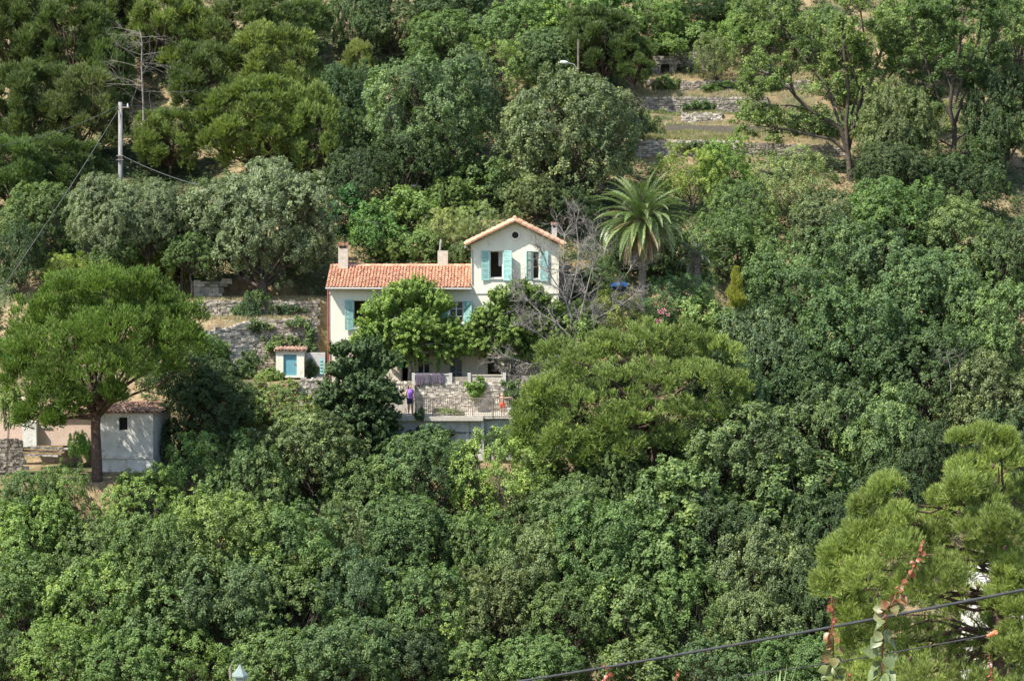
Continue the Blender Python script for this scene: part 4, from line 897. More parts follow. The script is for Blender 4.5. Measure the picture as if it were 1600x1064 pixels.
DK = (.038, .060, .029); MD = (.067, .101, .042); LT = (.091, .131, .048); YL = (.116, .150, .044); BL = (.058, .087, .042)
OL = (.084, .108, .060); PN = (.056, .075, .030); PB = (.094, .118, .039); GO = (.076, .101, .046)
wood = 'trees of the lower wood'; rs = 'trees of the right hand wood'; up = 'trees on the upper slope'; pn = 'pines on the upper left slope'
TREES = [
 # ---- lower wood, back edge
 ('oak*', 40, 792, 55, 46, MD, 'mid green tree at the left edge just below the stone wall', wood), ('loose*', 100, 772, 42, 44, LT, 'light green open tree left of the umbrella pine trunk', wood),
 ('oak*', 225, 790, 66, 50, LT, 'light green tree right below the whitewashed hut', wood), ('loose*', 330, 745, 62, 55, LT, 'light leafy tree just right of the hut buttress', wood),
 ('fine*', 480, 715, 82, 58, GO, 'broad olive green tree below the bush left of the dark leafy tree', wood), ('oak*', 400, 770, 55, 55, MD, 'mid green tree in the second row below the shed', wood),
 ('oak*', 575, 780, 62, 50, MD, 'round tree straight below the dark leafy tree', wood), ('oak*', 672, 745, 70, 58, BL, 'blue green tree under the left end of the terrace slab', wood),
 ('loose*', 790, 760, 68, 62, (.098, .138, .044), 'bright yellow green tree below the right end of the terrace', wood), ('oak*', 880, 810, 72, 55, MD, 'mid green tree below the left foot of the central pine', wood),
 ('oak*', 955, 775, 40, 50, MD, 'small pointed tree below the central pine trunk', wood), ('big*', 1060, 790, 72, 58, MD, 'large leaved tree right of the small pointed tree', wood),
 ('fine*', 1180, 720, 100, 70, MD, 'wide dome tree right below the central pine', wood), ('oak*', 1290, 660, 62, 50, BL, 'dark blue green tree above the wide dome tree', wood),
 ('big*', 1240, 790, 80, 60, MD, 'large leaved tree below the wide dome tree', wood), ('spire*', 1370, 690, 70, 60, MD, 'mid green tree left above the big foreground pine', wood),
 # ---- lower wood, middle rows
 ('oak*', 60, 850, 70, 60, LT, 'light green tree in the middle row at the left edge', wood), ('oak*', 150, 870, 62, 58, MD, 'second tree from the left edge in the middle row', wood),
 ('loose*', 15, 815, 26, 40, YL, 'slender yellow green tree on the left edge', wood), ('oak*', 255, 880, 75, 62, MD, 'third tree from the left edge in the middle row', wood),
 ('oak*', 350, 850, 68, 58, LT, 'light tree left of centre in the middle row below the shed', wood), ('oak*', 450, 860, 72, 60, MD, 'round tree in the middle row above the lantern', wood),
 ('fine*', 545, 850, 62, 55, GO, 'greyish tree in the middle row below the dark leafy tree', wood), ('oak*', 640, 850, 75, 62, BL, 'blue green tree in the middle row below the terrace', wood),
 ('oak*', 745, 860, 62, 58, MD, 'dark mid green tree in the middle row below the yellow green tree', wood), ('spire*', 840, 890, 78, 60, GO, 'grey green tree in the middle of the wood below the central pine', wood),
 ('oak*', 950, 870, 72, 60, MD, 'tree in the middle row under the small pointed tree', wood), ('big*', 1040, 880, 66, 55, MD, 'large leaved tree in the middle row left of the dark gap', wood),
 ('oak*', 1130, 850, 70, 55, DK, 'dark tree in the middle row below the wide dome tree', wood), ('spire*', 1190, 900, 75, 62, GO, 'fine leaved tree left of the foreground pine', wood),
 ('oak*', 1290, 850, 60, 70, DK, 'dark tree just left behind the foreground pine', wood),
 # ---- lower wood, front rows
 ('oak*', 40, 940, 70, 60, MD, 'tree at the lower left edge', wood), ('oak*', 150, 950, 72, 60, LT, 'light tree second from left in the front row', wood),
 ('big*', 250, 970, 66, 55, MD, 'large leaved tree left above the lantern', wood), ('oak*', 350, 950, 72, 58, BL, 'blue green tree just above the lantern', wood),
 ('oak*', 460, 950, 70, 58, MD, 'tree right above the lantern in the front row', wood), ('spire*', 560, 930, 68, 58, DK, 'dark tree in the front row below the greyish tree', wood),
 ('oak*', 660, 950, 72, 58, MD, 'tree in the front row below the blue green tree', wood), ('oak*', 770, 960, 70, 60, GO, 'grey green tree above the left end of the thick cable', wood),
 ('oak*', 880, 970, 72, 58, MD, 'tree above the thick cable left of the red shoots', wood), ('big*', 980, 960, 60, 50, MD, 'large leaved tree above the first red shoot', wood),
 ('loose*', 1075, 960, 62, 55, MD, 'open tree above the cable right of the first red shoot', wood), ('spire*', 1180, 980, 75, 58, GO, 'tree above the thick cable left of the red topped climber', wood),
 ('oak*', 1280, 950, 55, 60, DK, 'dark tree behind the red topped climber', wood), ('oak*', 90, 1030, 75, 55, LT, 'light tree at the lower left corner', wood), ('oak*', 0, 1030, 50, 50, MD, 'tree cut by the lower left corner', wood),
 ('oak*', 200, 1045, 66, 48, MD, 'tree on the bottom edge left of the lantern', wood), ('loose*', 300, 1040, 60, 45, LT, 'loose light tree on the bottom edge left of the lantern', wood),
 ('oak*', 430, 1040, 66, 48, MD, 'tree on the bottom edge right of the lantern', wood), ('oak*', 540, 1035, 68, 52, BL, 'second tree right of the lantern on the bottom edge', wood),
 ('oak*', 640, 1040, 62, 50, DK, 'dark tree on the bottom edge below the terrace', wood), ('oak*', 740, 1050, 62, 45, LT, 'light tree on the bottom edge at the left end of the thick cable', wood),
 ('oak*', 850, 1050, 70, 48, MD, 'tree on the bottom edge crossed by the thick cable', wood), ('big*', 1000, 1050, 66, 48, MD, 'large leaved tree between the two low red shoots', wood),
 ('oak*', 1120, 1050, 66, 48, BL, 'tree on the bottom edge left of the spiky leaves', wood), ('oak*', 1250, 1050, 70, 48, MD, 'tree on the bottom edge behind the spiky leaves', wood),
 ('oak*', 1390, 800, 60, 60, DK, 'dark tree hidden behind the top of the foreground pine', wood), ('oak*', 1450, 720, 60, 60, DK, 'dark tree left above the foreground pine top', wood), ('oak*', 1580, 720, 60, 60, DK, 'dark tree at the right edge above the foreground pine', wood),
 # ---- right hand wood
 ('fine*', 1190, 560, 66, 70, BL, 'grey green tree right of the central pine', rs), ('oak*', 1240, 480, 78, 70, BL, 'blue green tree right of the yellow cypress', rs),
 ('oak*', 1340, 545, 80, 70, BL, 'large oak in the middle of the right hand wood', rs), ('oak*', 1440, 600, 78, 68, DK, 'dark oak with visible trunks above the foreground pine', rs),
 ('fine*', 1540, 640, 70, 60, GO, 'greyish tree at the right edge of the wood', rs), ('oak*', 1350, 420, 82, 66, BL, 'oak high in the right hand wood left of centre', rs),
 ('oak*', 1450, 480, 82, 72, BL, 'oak at the heart of the right hand wood', rs), ('oak*', 1555, 520, 70, 72, MD, 'oak at the right edge below the bare grass', rs),
 ('fine*', 1290, 360, 62, 52, GO, 'fine leaved tree below the leaning tree', rs), ('oak*', 1400, 345, 70, 50, MD, 'tree under the tall upright tree', rs),
 ('oak*', 1490, 380, 72, 56, GO, 'grey green tree in the top row of the right hand wood', rs), ('oak*', 1575, 410, 56, 52, BL, 'tree at the right edge high in the wood', rs),
 ('oak*', 1250, 620, 62, 55, DK, 'dark tree low in the wood right of the central pine', rs), ('spire*', 1130, 620, 50, 60, BL, 'narrow grey green tree touching the central pine', rs), ('loose*', 1160, 400, 60, 45, LT, 'light tree right of the palm crown', rs),
 # ---- upper slope, middle
 ('holm0', 880, 220, 106, 100, (.066, .088, .044), 'great round grey green oak above the gabled roof', up), ('fine*', 960, 190, 42, 46, (.074, .096, .048), 'pale right hand dome leaning on the great round oak', up),
 ('holm1', 665, 190, 92, 100, BL, 'dark oak left of the great round oak', up), ('fine*', 730, 160, 60, 70, BL, 'blue green oak between the two great oaks', up), ('oak*', 640, 255, 60, 50, DK, 'dark tree at the shady hollow behind the house', up),
 ('fine*', 610, 45, 50, 38, GO, 'grey green tree left below the pillared building', up), ('oak*', 690, 70, 52, 38, MD, 'bright leafy tree below the pillared building', up),
 ('oak*', 800, 60, 62, 48, MD, 'green tree right of the pillared building', up), ('loose*', 770, 110, 55, 40, LT, 'light loose tree above the blue green oak', up),
 ('oak*', 880, 30, 60, 42, LT, 'light tree on the top edge above the street lamp', up), ('big*', 950, 40, 50, 40, MD, 'large leaved tree on the top edge right of the street lamp', up),
 ('oak*', 860, 95, 50, 38, BL, 'dark tree left of the street lamp head', up), ('oak*', 1110, 15, 70, 22, DK, 'dark clipped hedge tree on the top edge above the ruin', up),
 ('loose*', 1120, 95, 36, 32, GO, 'small round fruit tree on the terrace right of the ruin', up), ('loose*', 1170, 65, 42, 35, LT, 'light tree between the fruit tree and the leaning tree', up),
 ('oak*', 1440, 50, 60, 60, LT, 'leafy tree on the top edge right of the leaning tree', up), ('oak*', 1585, 60, 50, 60, MD, 'tree at the upper right corner', up), ('oak*', 1575, 190, 50, 75, DK, 'dark tree at the right edge beside the tall upright tree', up),
 ('oak*', 1200, 25, 55, 40, MD, 'tree on the top edge behind the leaning tree', up), ('oak*', 1290, 60, 50, 40, MD, 'green tree behind the crown of the leaning tree', up), ('oak*', 1400, 215, 50, 60, GO, 'bushy tree between the leaning tree and the tall upright tree', up),
 ('oak*', 1130, 270, 36, 38, (.078, .120, .036), 'round bright green bush tree below the lowest terrace wall', up), ('loose*', 1075, 280, 52, 42, YL, 'yellow green tree right behind the palm crown', up),
 ('loose*', 1250, 300, 55, 48, (.105, .135, .062), 'pale green tree below the right half of the terrace wall', up), ('oak*', 1160, 330, 45, 40, MD, 'tree below the round bright green bush tree', up), ('oak*', 1390, 275, 62, 42, DK, 'dark tree at the foot of the leaning tree', up), ('oak*', 1500, 290, 60, 40, DK, 'dark tree at the foot of the tall upright tree', up),
 ('oak*', 550, 160, 42, 44, DK, 'dark tree added to shade the hollow between pines and oak', up), ('oak*', 545, 228, 46, 44, DK, 'dark tree added lower down to shade the hollow between pines and oak', up), ('oak*', 560, 280, 40, 40, DK, 'low dark tree added to shade the hollow above the creeper mound', up),  # trees added to shade the hollow, their dark colour deepens it
 ('oak*', 900, 60, 44, 34, MD, 'green tree right above the street lamp head', up), ('oak*', 1030, 30, 46, 30, LT, 'green tree on the top edge above the ruin, left of the hedge', up),
 ('oak*', 700, 10, 60, 30, BL, 'dark tree on the top edge left of the pillars', up), ('oak*', 560, 30, 45, 60, DK, 'dark tree at the top edge left of the grey green tree', up),
]
for (k, px, py, rx, ry, c_, lb, gr) in TREES: plant(k, px, py, rx, ry, c_, lb, group=gr, name='oak_tree' if k[0] in 'o' and k[1] == 'a' else 'broadleaf_tree')
PINES = [
 (30, 60, 55, 60, PN, 'pine at the upper left corner'), (110, 70, 55, 60, PN, 'second pine from the upper left corner'), (50, 180, 62, 62, PN, 'pine at the left edge below the corner pine'),
 (125, 185, 55, 60, PN, 'pine left of the utility pole top'), (275, 55, 55, 55, PB, 'rounded bright pine right of the dead tree on the top edge'), (360, 60, 55, 50, PN, 'pine on the top edge right of the rounded bright pine'),
 (320, 140, 55, 55, PN, 'pine below the rounded bright pine'), (430, 120, 66, 62, PB, 'pine at the top of the bright pine group'), (400, 205, 85, 62, PB, 'largest bright pine above the big olive tree'),
 (475, 215, 45, 62, PB, 'right hand bright pine beside the dark hollow'), (265, 225, 50, 42, PB, 'low bright pine right of the utility pole'), (90, 270, 62, 45, PN, 'low pine behind the small olive trees'),
 (455, 45, 60, 45, GO, 'greyish pine on the top edge above the bright pine group'), (168, 120, 30, 50, (.06, .085, .03), 'dark pine behind the utility pole'), (190, 20, 60, 45, PN, 'pine on the top edge left of the dead tree'),
 (562, 120, 26, 42, PB, 'small isolated pale pine crown before the dark hollow'), (945, 75, 62, 62, PN, 'pine right of the street lamp'), (990, 100, 34, 40, PN, 'small pine left of the ruin'), (20, 280, 45, 50, (.06, .085, .03), 'dark pine at the left edge above the bushes')]
for (px, py, rx, ry, c_, lb) in PINES: plant('pine*', px, py, rx, ry, c_, lb, name='pine_tree', group=pn if px < 600 else None, big=1.28 if px < 600 else 1.0)
OLIVES = [('olive0', 412, 362, 96, 84, OL, 'big silvery olive tree left of the house', 154.5), ('olive1', 165, 345, 52, 50, OL, 'left one of the small olive trees by the pole', 154), ('olive0', 225, 350, 46, 52, OL, 'small olive tree right at the foot of the pole', 155),
 ('olive1', 285, 348, 38, 40, (.075, .088, .05), 'small olive tree between the pole and the big olive tree', 156)]
for (k, px, py, rx, ry, c_, lb, D_) in OLIVES: plant(k, px, py, rx, ry, c_, lb, name='olive_tree', D=D_, group=None if rx > 90 else 'small olive trees by the pole')
SHR = [
 (180, 400, 40, 24, MD, 'dark bush under the left small olive tree', 'oak*', 153.5), (300, 400, 40, 30, MD, 'dark bush beneath the olive tree between pole and big olive', 'oak*', 154), (320, 545, 30, 22, MD, 'bush behind the right edge of the umbrella pine', 'oak*', 147.5), (880, 650, 40, 34, DK, 'dark bush behind the left half of the central pine', 'oak*', 144), (960, 610, 50, 34, DK, 'dark bush behind the middle of the central pine', 'oak*', 144.5), (1050, 690, 50, 30, DK, 'dark bush behind the trunk of the central pine', 'oak*', 142.5),
 (60, 345, 62, 50, MD, 'dark leafy shrub at the left edge below the pines', 'oak*', None), (110, 425, 60, 28, YL, 'yellow green shrub above the left side of the umbrella pine', 'loose*', None), (200, 400, 52, 26, LT, 'light shrub above the umbrella pine', 'big*', None), (265, 425, 45, 26, YL, 'low shrub above the right side of the umbrella pine', 'shrub*', None),
 (240, 375, 40, 30, MD, 'dark cactus like shrub under the small olive trees', 'big*', None), (30, 400, 40, 50, DK, 'dark bush on the left edge beside the umbrella pine', 'oak*', None),
 (295, 600, 56, 42, DK, 'dark ivy covered mass right of the umbrella pine', 'oak*', 144), (335, 640, 68, 55, DK, 'dark ivy thicket right above the hut', 'oak*', 143), (275, 700, 26, 34, DK, 'dark ivy clump on the hut corner', 'shrub*', 142.6), (440, 635, 58, 36, LT, 'light green bush below the blue doored shed', 'oak*', None), 
 (420, 592, 24, 12, LT, 'small bright bush at the foot of the shed', 'shrub*', 147.2), (390, 500, 16, 26, DK, 'dark shrub on the terrace left of the wall corner', 'shrub*', 151.5), (405, 478, 18, 18, MD, 'leafy sprouts at the foot of the big olive tree', 'shrub*', None),
 (640, 335, 46, 30, LT, 'light green shrub on the bank behind the left roof', 'shrub*', None), (590, 370, 42, 34, (.06, .11, .035), 'green creeper mound beside the left chimney', 'shrub*', None), (700, 360, 42, 30, (.13, .15, .07), 'pale feathery shrub on the bank between the chimneys', 'loose*', None), (660, 390, 38, 22, LT, 'light creeper just above the left roof ridge', 'shrub*', None), (615, 398, 34, 16, LT, 'low light creeper behind the roof ridge', 'shrub*', None),
 (745, 350, 36, 28, (.12, .145, .07), 'pale shrub left of the gable', 'loose*', None), (760, 290, 50, 34, MD, 'green bush on the bank above the gable', 'big*', None), (700, 310, 45, 28, LT, 'light bush above the pale feathery shrub', 'oak*', None), (835, 310, 50, 34, GO, 'greyish bush above the gabled roof', 'fine*', None), (900, 330, 45, 32, DK, 'dark bush behind the right chimney', 'oak*', None), (540, 340, 34, 30, (.035, .08, .035), 'dark green creeper mound right of the big olive tree', 'shrub*', None),
 (720, 400, 20, 16, MD, 'small bush behind the roof beside the gable', 'shrub*', None), (1015, 395, 60, 40, DK, 'dark bush behind the palm trunk', 'oak*', 158), (940, 450, 40, 34, DK, 'dark bush behind the bare tree', 'oak*', 156), (1125, 380, 55, 45, MD, 'green tree right of the palm', 'oak*', None), (1060, 470, 56, 38, (.075, .12, .055), 'grey green bush right of the palm trunk', 'loose*', 149.5), (960, 500, 50, 36, YL, 'bright yellow green bush left of the palm foot', 'loose*', 148.6), (1090, 510, 50, 32, LT, 'light bush above the central pine', 'shrub*', 148.5), (905, 520, 40, 30, LT, 'light bush at the foot of the bare tree', 'shrub*', 147.6),
 (700, 645, 26, 5, LT, 'low weeds along the railing foot', 'shrub*', 144.8),
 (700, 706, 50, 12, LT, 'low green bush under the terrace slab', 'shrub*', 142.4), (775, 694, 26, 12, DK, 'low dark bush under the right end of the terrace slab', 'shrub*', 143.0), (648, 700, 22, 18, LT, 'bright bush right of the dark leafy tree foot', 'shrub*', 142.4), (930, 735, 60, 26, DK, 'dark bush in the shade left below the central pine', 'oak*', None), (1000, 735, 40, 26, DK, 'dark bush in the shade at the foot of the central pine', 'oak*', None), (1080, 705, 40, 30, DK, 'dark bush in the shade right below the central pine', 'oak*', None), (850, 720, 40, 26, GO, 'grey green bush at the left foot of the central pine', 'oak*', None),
 (125, 700, 16, 18, (.10, .16, .04), 'spiky bright plant beside the umbrella pine trunk', 'shrub*', 138.6), (10, 640, 22, 34, LT, 'light shrub before the pink wall at the left edge', 'shrub*', 139), (1040, 75, 40, 16, LT, 'green vines hanging over the ruin', 'shrub*', 193.5), (1085, 60, 40, 18, MD, 'dark hedge above the small stone wall', 'shrub*', 195), (1190, 130, 30, 28, MD, 'bush at the right end of the upper terrace wall', 'shrub*', 190), (1180, 185, 24, 18, LT, 'sapling beside the kerb right end', 'shrub*', 183.5),
 (1040, 135, 30, 12, GO, 'dry shrub below the ruin', 'shrub*', 189.5), (1130, 140, 40, 8, MD, 'low shrub strip along the upper terrace', 'shrub*', 189.5), (1010, 210, 26, 24, GO, 'dusty shrub at the left end of the kerb', 'shrub*', 180), (1270, 205, 44, 26, GO, 'shrub right of the boulder heap', 'shrub*', 179), (1445, 185, 34, 26, (.12, .14, .05), 'yellowish shrub on the bare bank', 'shrub*', 181), (1340, 200, 30, 24, LT, 'shrub behind the leaning tree trunk', 'shrub*', 180), (1320, 150, 60, 24, LT, 'shrub behind the limbs of the leaning tree', 'shrub*', 186)]
for (px, py, rx, ry, c_, lb, k, D_) in SHR: plant(k, px, py, rx, ry, c_, lb, name='shrub', cat='shrub', D=D_)

def creeper(px, py, rx, ry, D, color, label):
    A = at(px, py, D); r = np.random.default_rng(int(px * 7 + py)); W = rx * D / F; H = ry * D / F; n = int(1500 * W * H / .25); n = max(500, min(n, 9000))
    k = int(max(6, n / 90)); cc = np.stack([r.normal(size=k) * W * .45, -abs(r.normal(size=k)) * .14, r.normal(size=k) * H * .45 - abs(r.normal(size=k)) * H * .15], 1); i = r.integers(0, k, n)
    C = np.array(A) + cc[i] + rdir(r, n) * r.uniform(.05, .2, (n, 1)); s = r.uniform(.6, 1.2, n); N = norm(np.array([0, -.5, .5]) + rdir(r, n) * .7); V, Fc = leaves(C, N, .14 * s, .09 * s, r)
    root = empty('creeper', A, label, 'creeper'); o = link('foliage', mesh_np('creeper', V - np.array(A), Fc, M['leaf'], np.clip(1 + (r.normal(size=k) * .15)[i] + r.normal(size=n) * .2, .4, 2)), root); o.color = (*[q * 2 for q in color], 1)
    mb = MB()
    for q in range(4): mb.tube([A + Vector((r.normal() * W * .2, .05, -H)), A + Vector((r.normal() * W * .4, .02, 0)), A + Vector((r.normal() * W * .6, -.03, H * .7))], [.018, .013, .006], 5)
    mb.build('stem', M['bark'], root)
creeper(745, 606, 17, 15, 146.7, (.085, .135, .035), 'bright leafy plant hanging on the pale terrace wall')
creeper(655, 646, 12, 9, 143.9, DK, 'small dark plant beside the woman')
creeper(800, 608, 16, 20, 146.6, MD, 'climbing plant at the right end of the terrace wall')
creeper(425, 541, 14, 10, 149.9, LT, 'small fern like tuft above the shed roof')
creeper(484, 535, 10, 30, 149.8, MD, 'ivy hanging down the stone wall corner beside the shed')
creeper(486, 575, 12, 14, 148.8, GO, 'dry creeper on the garden wall beside the shed')
creeper(365, 580, 34, 22, 148.0, MD, 'creeper on the stone wall left of the shed')
creeper(405, 508, 22, 8, 150.0, GO, 'dry growth hanging over the top left of the high retaining wall')
creeper(470, 503, 18, 6, 150.0, MD, 'weeds on the top of the high retaining wall near its corner')
creeper(450, 482, 26, 7, 152.5, DK, 'dark weeds on the low wall under the big olive tree')
creeper(375, 482, 20, 8, 152.5, MD, 'green weeds on the left part of the low wall under the big olive tree')
creeper(345, 545, 22, 16, 148.5, LT, 'light creeper on the rough sloping wall')
creeper(395, 565, 16, 20, 149.4, GO, 'straggling creeper on the rubble left of the shed door')
creeper(440, 530, 40, 6, 149.95, GO, 'dry growth along the middle of the high retaining wall')
creeper(680, 676, 36, 8, 144.3, DK, 'dark ivy along the wall under the terrace slab, left part')
creeper(775, 680, 22, 9, 144.3, DK, 'dark ivy along the wall under the terrace slab, right part')
creeper(1040, 180, 30, 8, 185.2, GO, 'weeds growing on the dark grey terrace wall, left part')
creeper(1100, 165, 30, 7, 185.2, MD, 'weeds growing on the dark grey terrace wall, right part')
creeper(1080, 228, 26, 8, 175.8, GO, 'weeds on the lowest rubble terrace wall')
# ------------------------------------------------------------------ special trees
def special(name, base, label, cat='tree'):
    return empty(name, base, label, cat)
def crown_obj(root, V, Fc, T_, material, color, name='crown', lab=None):
    V = V - np.array(root.location)
    o = link(name, mesh_np(name, V, Fc, M[material], T_), root); o.color = (*color, 1)
    if lab: o['label'] = lab
    return o
# umbrella pine, left
uy = 137.0; ub = at(152, 748, uy); r = np.random.default_rng(301)
root = special('umbrella_pine', ub, 'large bright umbrella pine with a dense dome and bare dark trunk before the hut')
L = []
for (px, py, rp, dy) in ((60, 510, 44, 0), (105, 480, 46, 1), (165, 470, 48, 1.5), (225, 475, 46, 1), (275, 505, 40, .5), (290, 540, 28, 0), (240, 535, 44, -1), (180, 530, 48, -2), (120, 540, 46, -2), (60, 560, 46, -1), (35, 600, 34, -.5), (90, 600, 42, -2), (150, 590, 40, -2.5), (205, 585, 36, -2), (255, 575, 28, -.5), (70, 630, 24, -1), (118, 630, 22, -2), (42, 650, 13, -1), (175, 618, 18, -1.5), (215, 615, 22, -1), (140, 500, 50, 3), (200, 500, 50, 3.5), (90, 540, 50, 3), (250, 510, 40, 3), (82, 655, 12, -1.5), (95, 610, 24, 1.5), (40, 545, 30, 2), (20, 560, 26, 0), (165, 455, 30, -.8), (215, 455, 26, 0), (110, 460, 28, 0), (80, 510, 40, 2), (135, 520, 50, 1), (190, 520, 50, 1), (235, 500, 44, 2.2), (165, 560, 50, .5), (60, 580, 34, 1), (235, 560, 40, .5), (215, 530, 44, 0), (265, 540, 34, 1.5), (130, 575, 44, .5)):
    if (px, py) in ((215, 615),): continue
    p = at(px, py, uy + dy); L.append((np.array(p), rp * 1.12 * uy / F))
V, Fc, T_ = pine_foliage(r, L, np.array(at(155, 640, uy)), 80, .32, 15, 7, .19, .048, upb=.75, flat=1.0, spread=.33, odw=.45)
crown_obj(root, V, Fc, T_, 'needle', (.165, .245, .058))
mb = MB(); fk = at(152, 640, uy); mb.tube([ub + Vector((0, 0, -1.5)), ub, ub.lerp(fk, .4) + Vector((-.04, 0, 0)), ub.lerp(fk, .75) + Vector((-.10, 0, 0)), fk], [.34, .30, .27, .25, .24], 12)
for (c, q) in L: mb.tube(bent(fk + Vector((random.uniform(-.1, .1), 0, random.uniform(-.5, .1))), c, r, 5, .08), [.12, .10, .08, .06, .04, .02], 6, cap=False)
mb.build('trunk', M['bark_pine'], root, smooth=True)

# central pine
cy_ = 140.5; cb_ = at(1025, 735, cy_); r = np.random.default_rng(302)
root = special('central_pine', cb_, 'wide spreading pine with reddish green needles below the palm'); root.name = 'pine_tree'
L = []
for (px, py, rp, dy) in ((1010, 545, 46, 1), (1070, 545, 42, 1.5), (950, 560, 40, .5), (1120, 560, 36, 1), (900, 585, 42, -.5), (870, 560, 30, 1), (860, 620, 36, -1), (830, 655, 28, -1), (905, 640, 40, -2), (965, 610, 46, -2), (1030, 600, 46, -2), (1090, 600, 40, -1.5), (1140, 610, 30, 0), (960, 665, 34, -2.5), (1000, 655, 34, -2.5), (880, 685, 28, -2), (930, 690, 26, -2), (1060, 650, 34, -2), (1110, 650, 26, -1), (835, 690, 20, -1), (1000, 570, 50, 3), (920, 600, 50, 3), (1080, 590, 50, 3), (870, 650, 40, 2.5), (940, 545, 26, 1), (870, 700, 26, -2), (920, 712, 24, -2), (980, 700, 26, -2.5), (1045, 692, 28, -1.5), (825, 680, 22, -1.5), (855, 620, 30, -1.5)):
    p = at(px, py, cy_ + dy); L.append((np.array(p), rp * 1.1 * cy_ / F))
V, Fc, T_ = pine_foliage(r, L, np.array(at(1010, 690, cy_)), 66, .33, 16, 7, .21, .045, upb=.6, flat=.85, spread=.45, odw=.4)
crown_obj(root, V, Fc, T_, 'needle', (.235, .305, .095))
mb = MB(); fk = at(1020, 660, cy_); mb.tube([cb_ + Vector((0, 0, -2)), cb_, cb_.lerp(fk, .5), fk], [.28, .25, .22, .2], 10)
for (c, q) in L: mb.tube(bent(fk + Vector((0, 0, random.uniform(-.6, .1))), c, r, 5, .08), [.11, .10, .08, .06, .04, .02], 6, cap=False)
mb.build('trunk', M['bark_pine'], root, smooth=True)

# foreground pine, lower right
fy = 56.0; r = np.random.default_rng(303); fb = at(1530, 1300, fy); fb.z = Tz(fb.x, fy)
root = special('pine_tree', fb, 'large bright yellow green pine filling the lower right corner')
L = []
for (px, py, rp, dy) in ((1535, 690, 22, 0), (1560, 730, 36, 0), (1510, 745, 32, 0), (1590, 790, 44, .6), (1530, 800, 44, 0), (1475, 790, 26, 0), (1385, 770, 26, 0), (1360, 800, 30, 0), (1405, 820, 30, -.3), (1350, 845, 36, 0), (1310, 870, 26, 0), (1410, 870, 38, -.5), (1460, 850, 34, 0), (1300, 915, 28, 0), (1350, 910, 38, -.4), (1420, 930, 38, -.4), (1480, 910, 44, -.5), (1545, 880, 44, 0), (1335, 960, 30, 0), (1390, 990, 36, 0), (1450, 1010, 46, .4), (1510, 1010, 40, .5), (1380, 1040, 36, 0), (1440, 1060, 40, -.6), (1510, 1075, 44, -.6), (1580, 1010, 30, -.8), (1595, 960, 28, -.8), (1590, 1080, 36, -.8), (1330, 1080, 30, 0), (1500, 690, 12, 0), (1570, 690, 14, 0), (1620, 850, 40, 0), (1600, 730, 26, 1), (1340, 900, 50, 1.2), (1400, 860, 50, 1.2), (1460, 900, 60, 1.5), (1530, 900, 60, 1.5), (1540, 780, 50, 1.2), (1480, 830, 44, 1.4), (1560, 840, 50, 1.4), (1400, 960, 60, 1.6), (1470, 1040, 60, 1.8), (1560, 1050, 40, 1.8), (1350, 1040, 44, 1.5), (1510, 960, 50, 1.2), (1340, 1000, 34, .6), (1585, 900, 36, -.6), (1560, 830, 34, -.8), (1500, 770, 30, -.5), (1565, 940, 26, -.6), (1530, 840, 40, -.5), (1575, 925, 30, .3), (1590, 1000, 30, .4), (1560, 985, 24, .6), (1600, 900, 40, 1.2), (1590, 1050, 40, 1.0)):
    p = at(px, py, fy + dy * 1.6); L.append((np.array(p), rp * fy / F))
V, Fc, T_ = pine_foliage(r, L, np.array(at(1500, 960, fy + 1)), 90, .13, 10, 9, .12, .014, upb=.75, flat=1.0, spread=.55, odw=.45)
crown_obj(root, V, Fc, T_, 'needle', (.26, .325, .095))
mb = MB(); f1 = at(1560, 1000, fy + .6); f2 = at(1550, 800, fy + .4)
mb.tube([fb, fb.lerp(f1, .6) + Vector((.2, 0, 0)), f1, f1.lerp(f2, .5), f2], [.24, .19, .13, .10, .05], 10)
for (c, q) in L:
    s_ = f1.lerp(f2, min(1, max(0, (c[2] - f1.z) / (f2.z - f1.z) - .15))); mb.tube(bent(s_, c, r, 5, .07), [.05, .045, .035, .025, .018, .01], 6, cap=False)
mb.build('trunk', M['bark_pine'], root, smooth=True)
for i in range(60):
    cm = MB()
    c, q = L[i % len(L)]; d = rdir(r, 1)[0]; d[1] = -abs(d[1]); p = Vector(c + d * q * .95); cm.ball(p, (.042, .042, .06), 7, 5); cm.build('cone', M['bark_pine'], root)

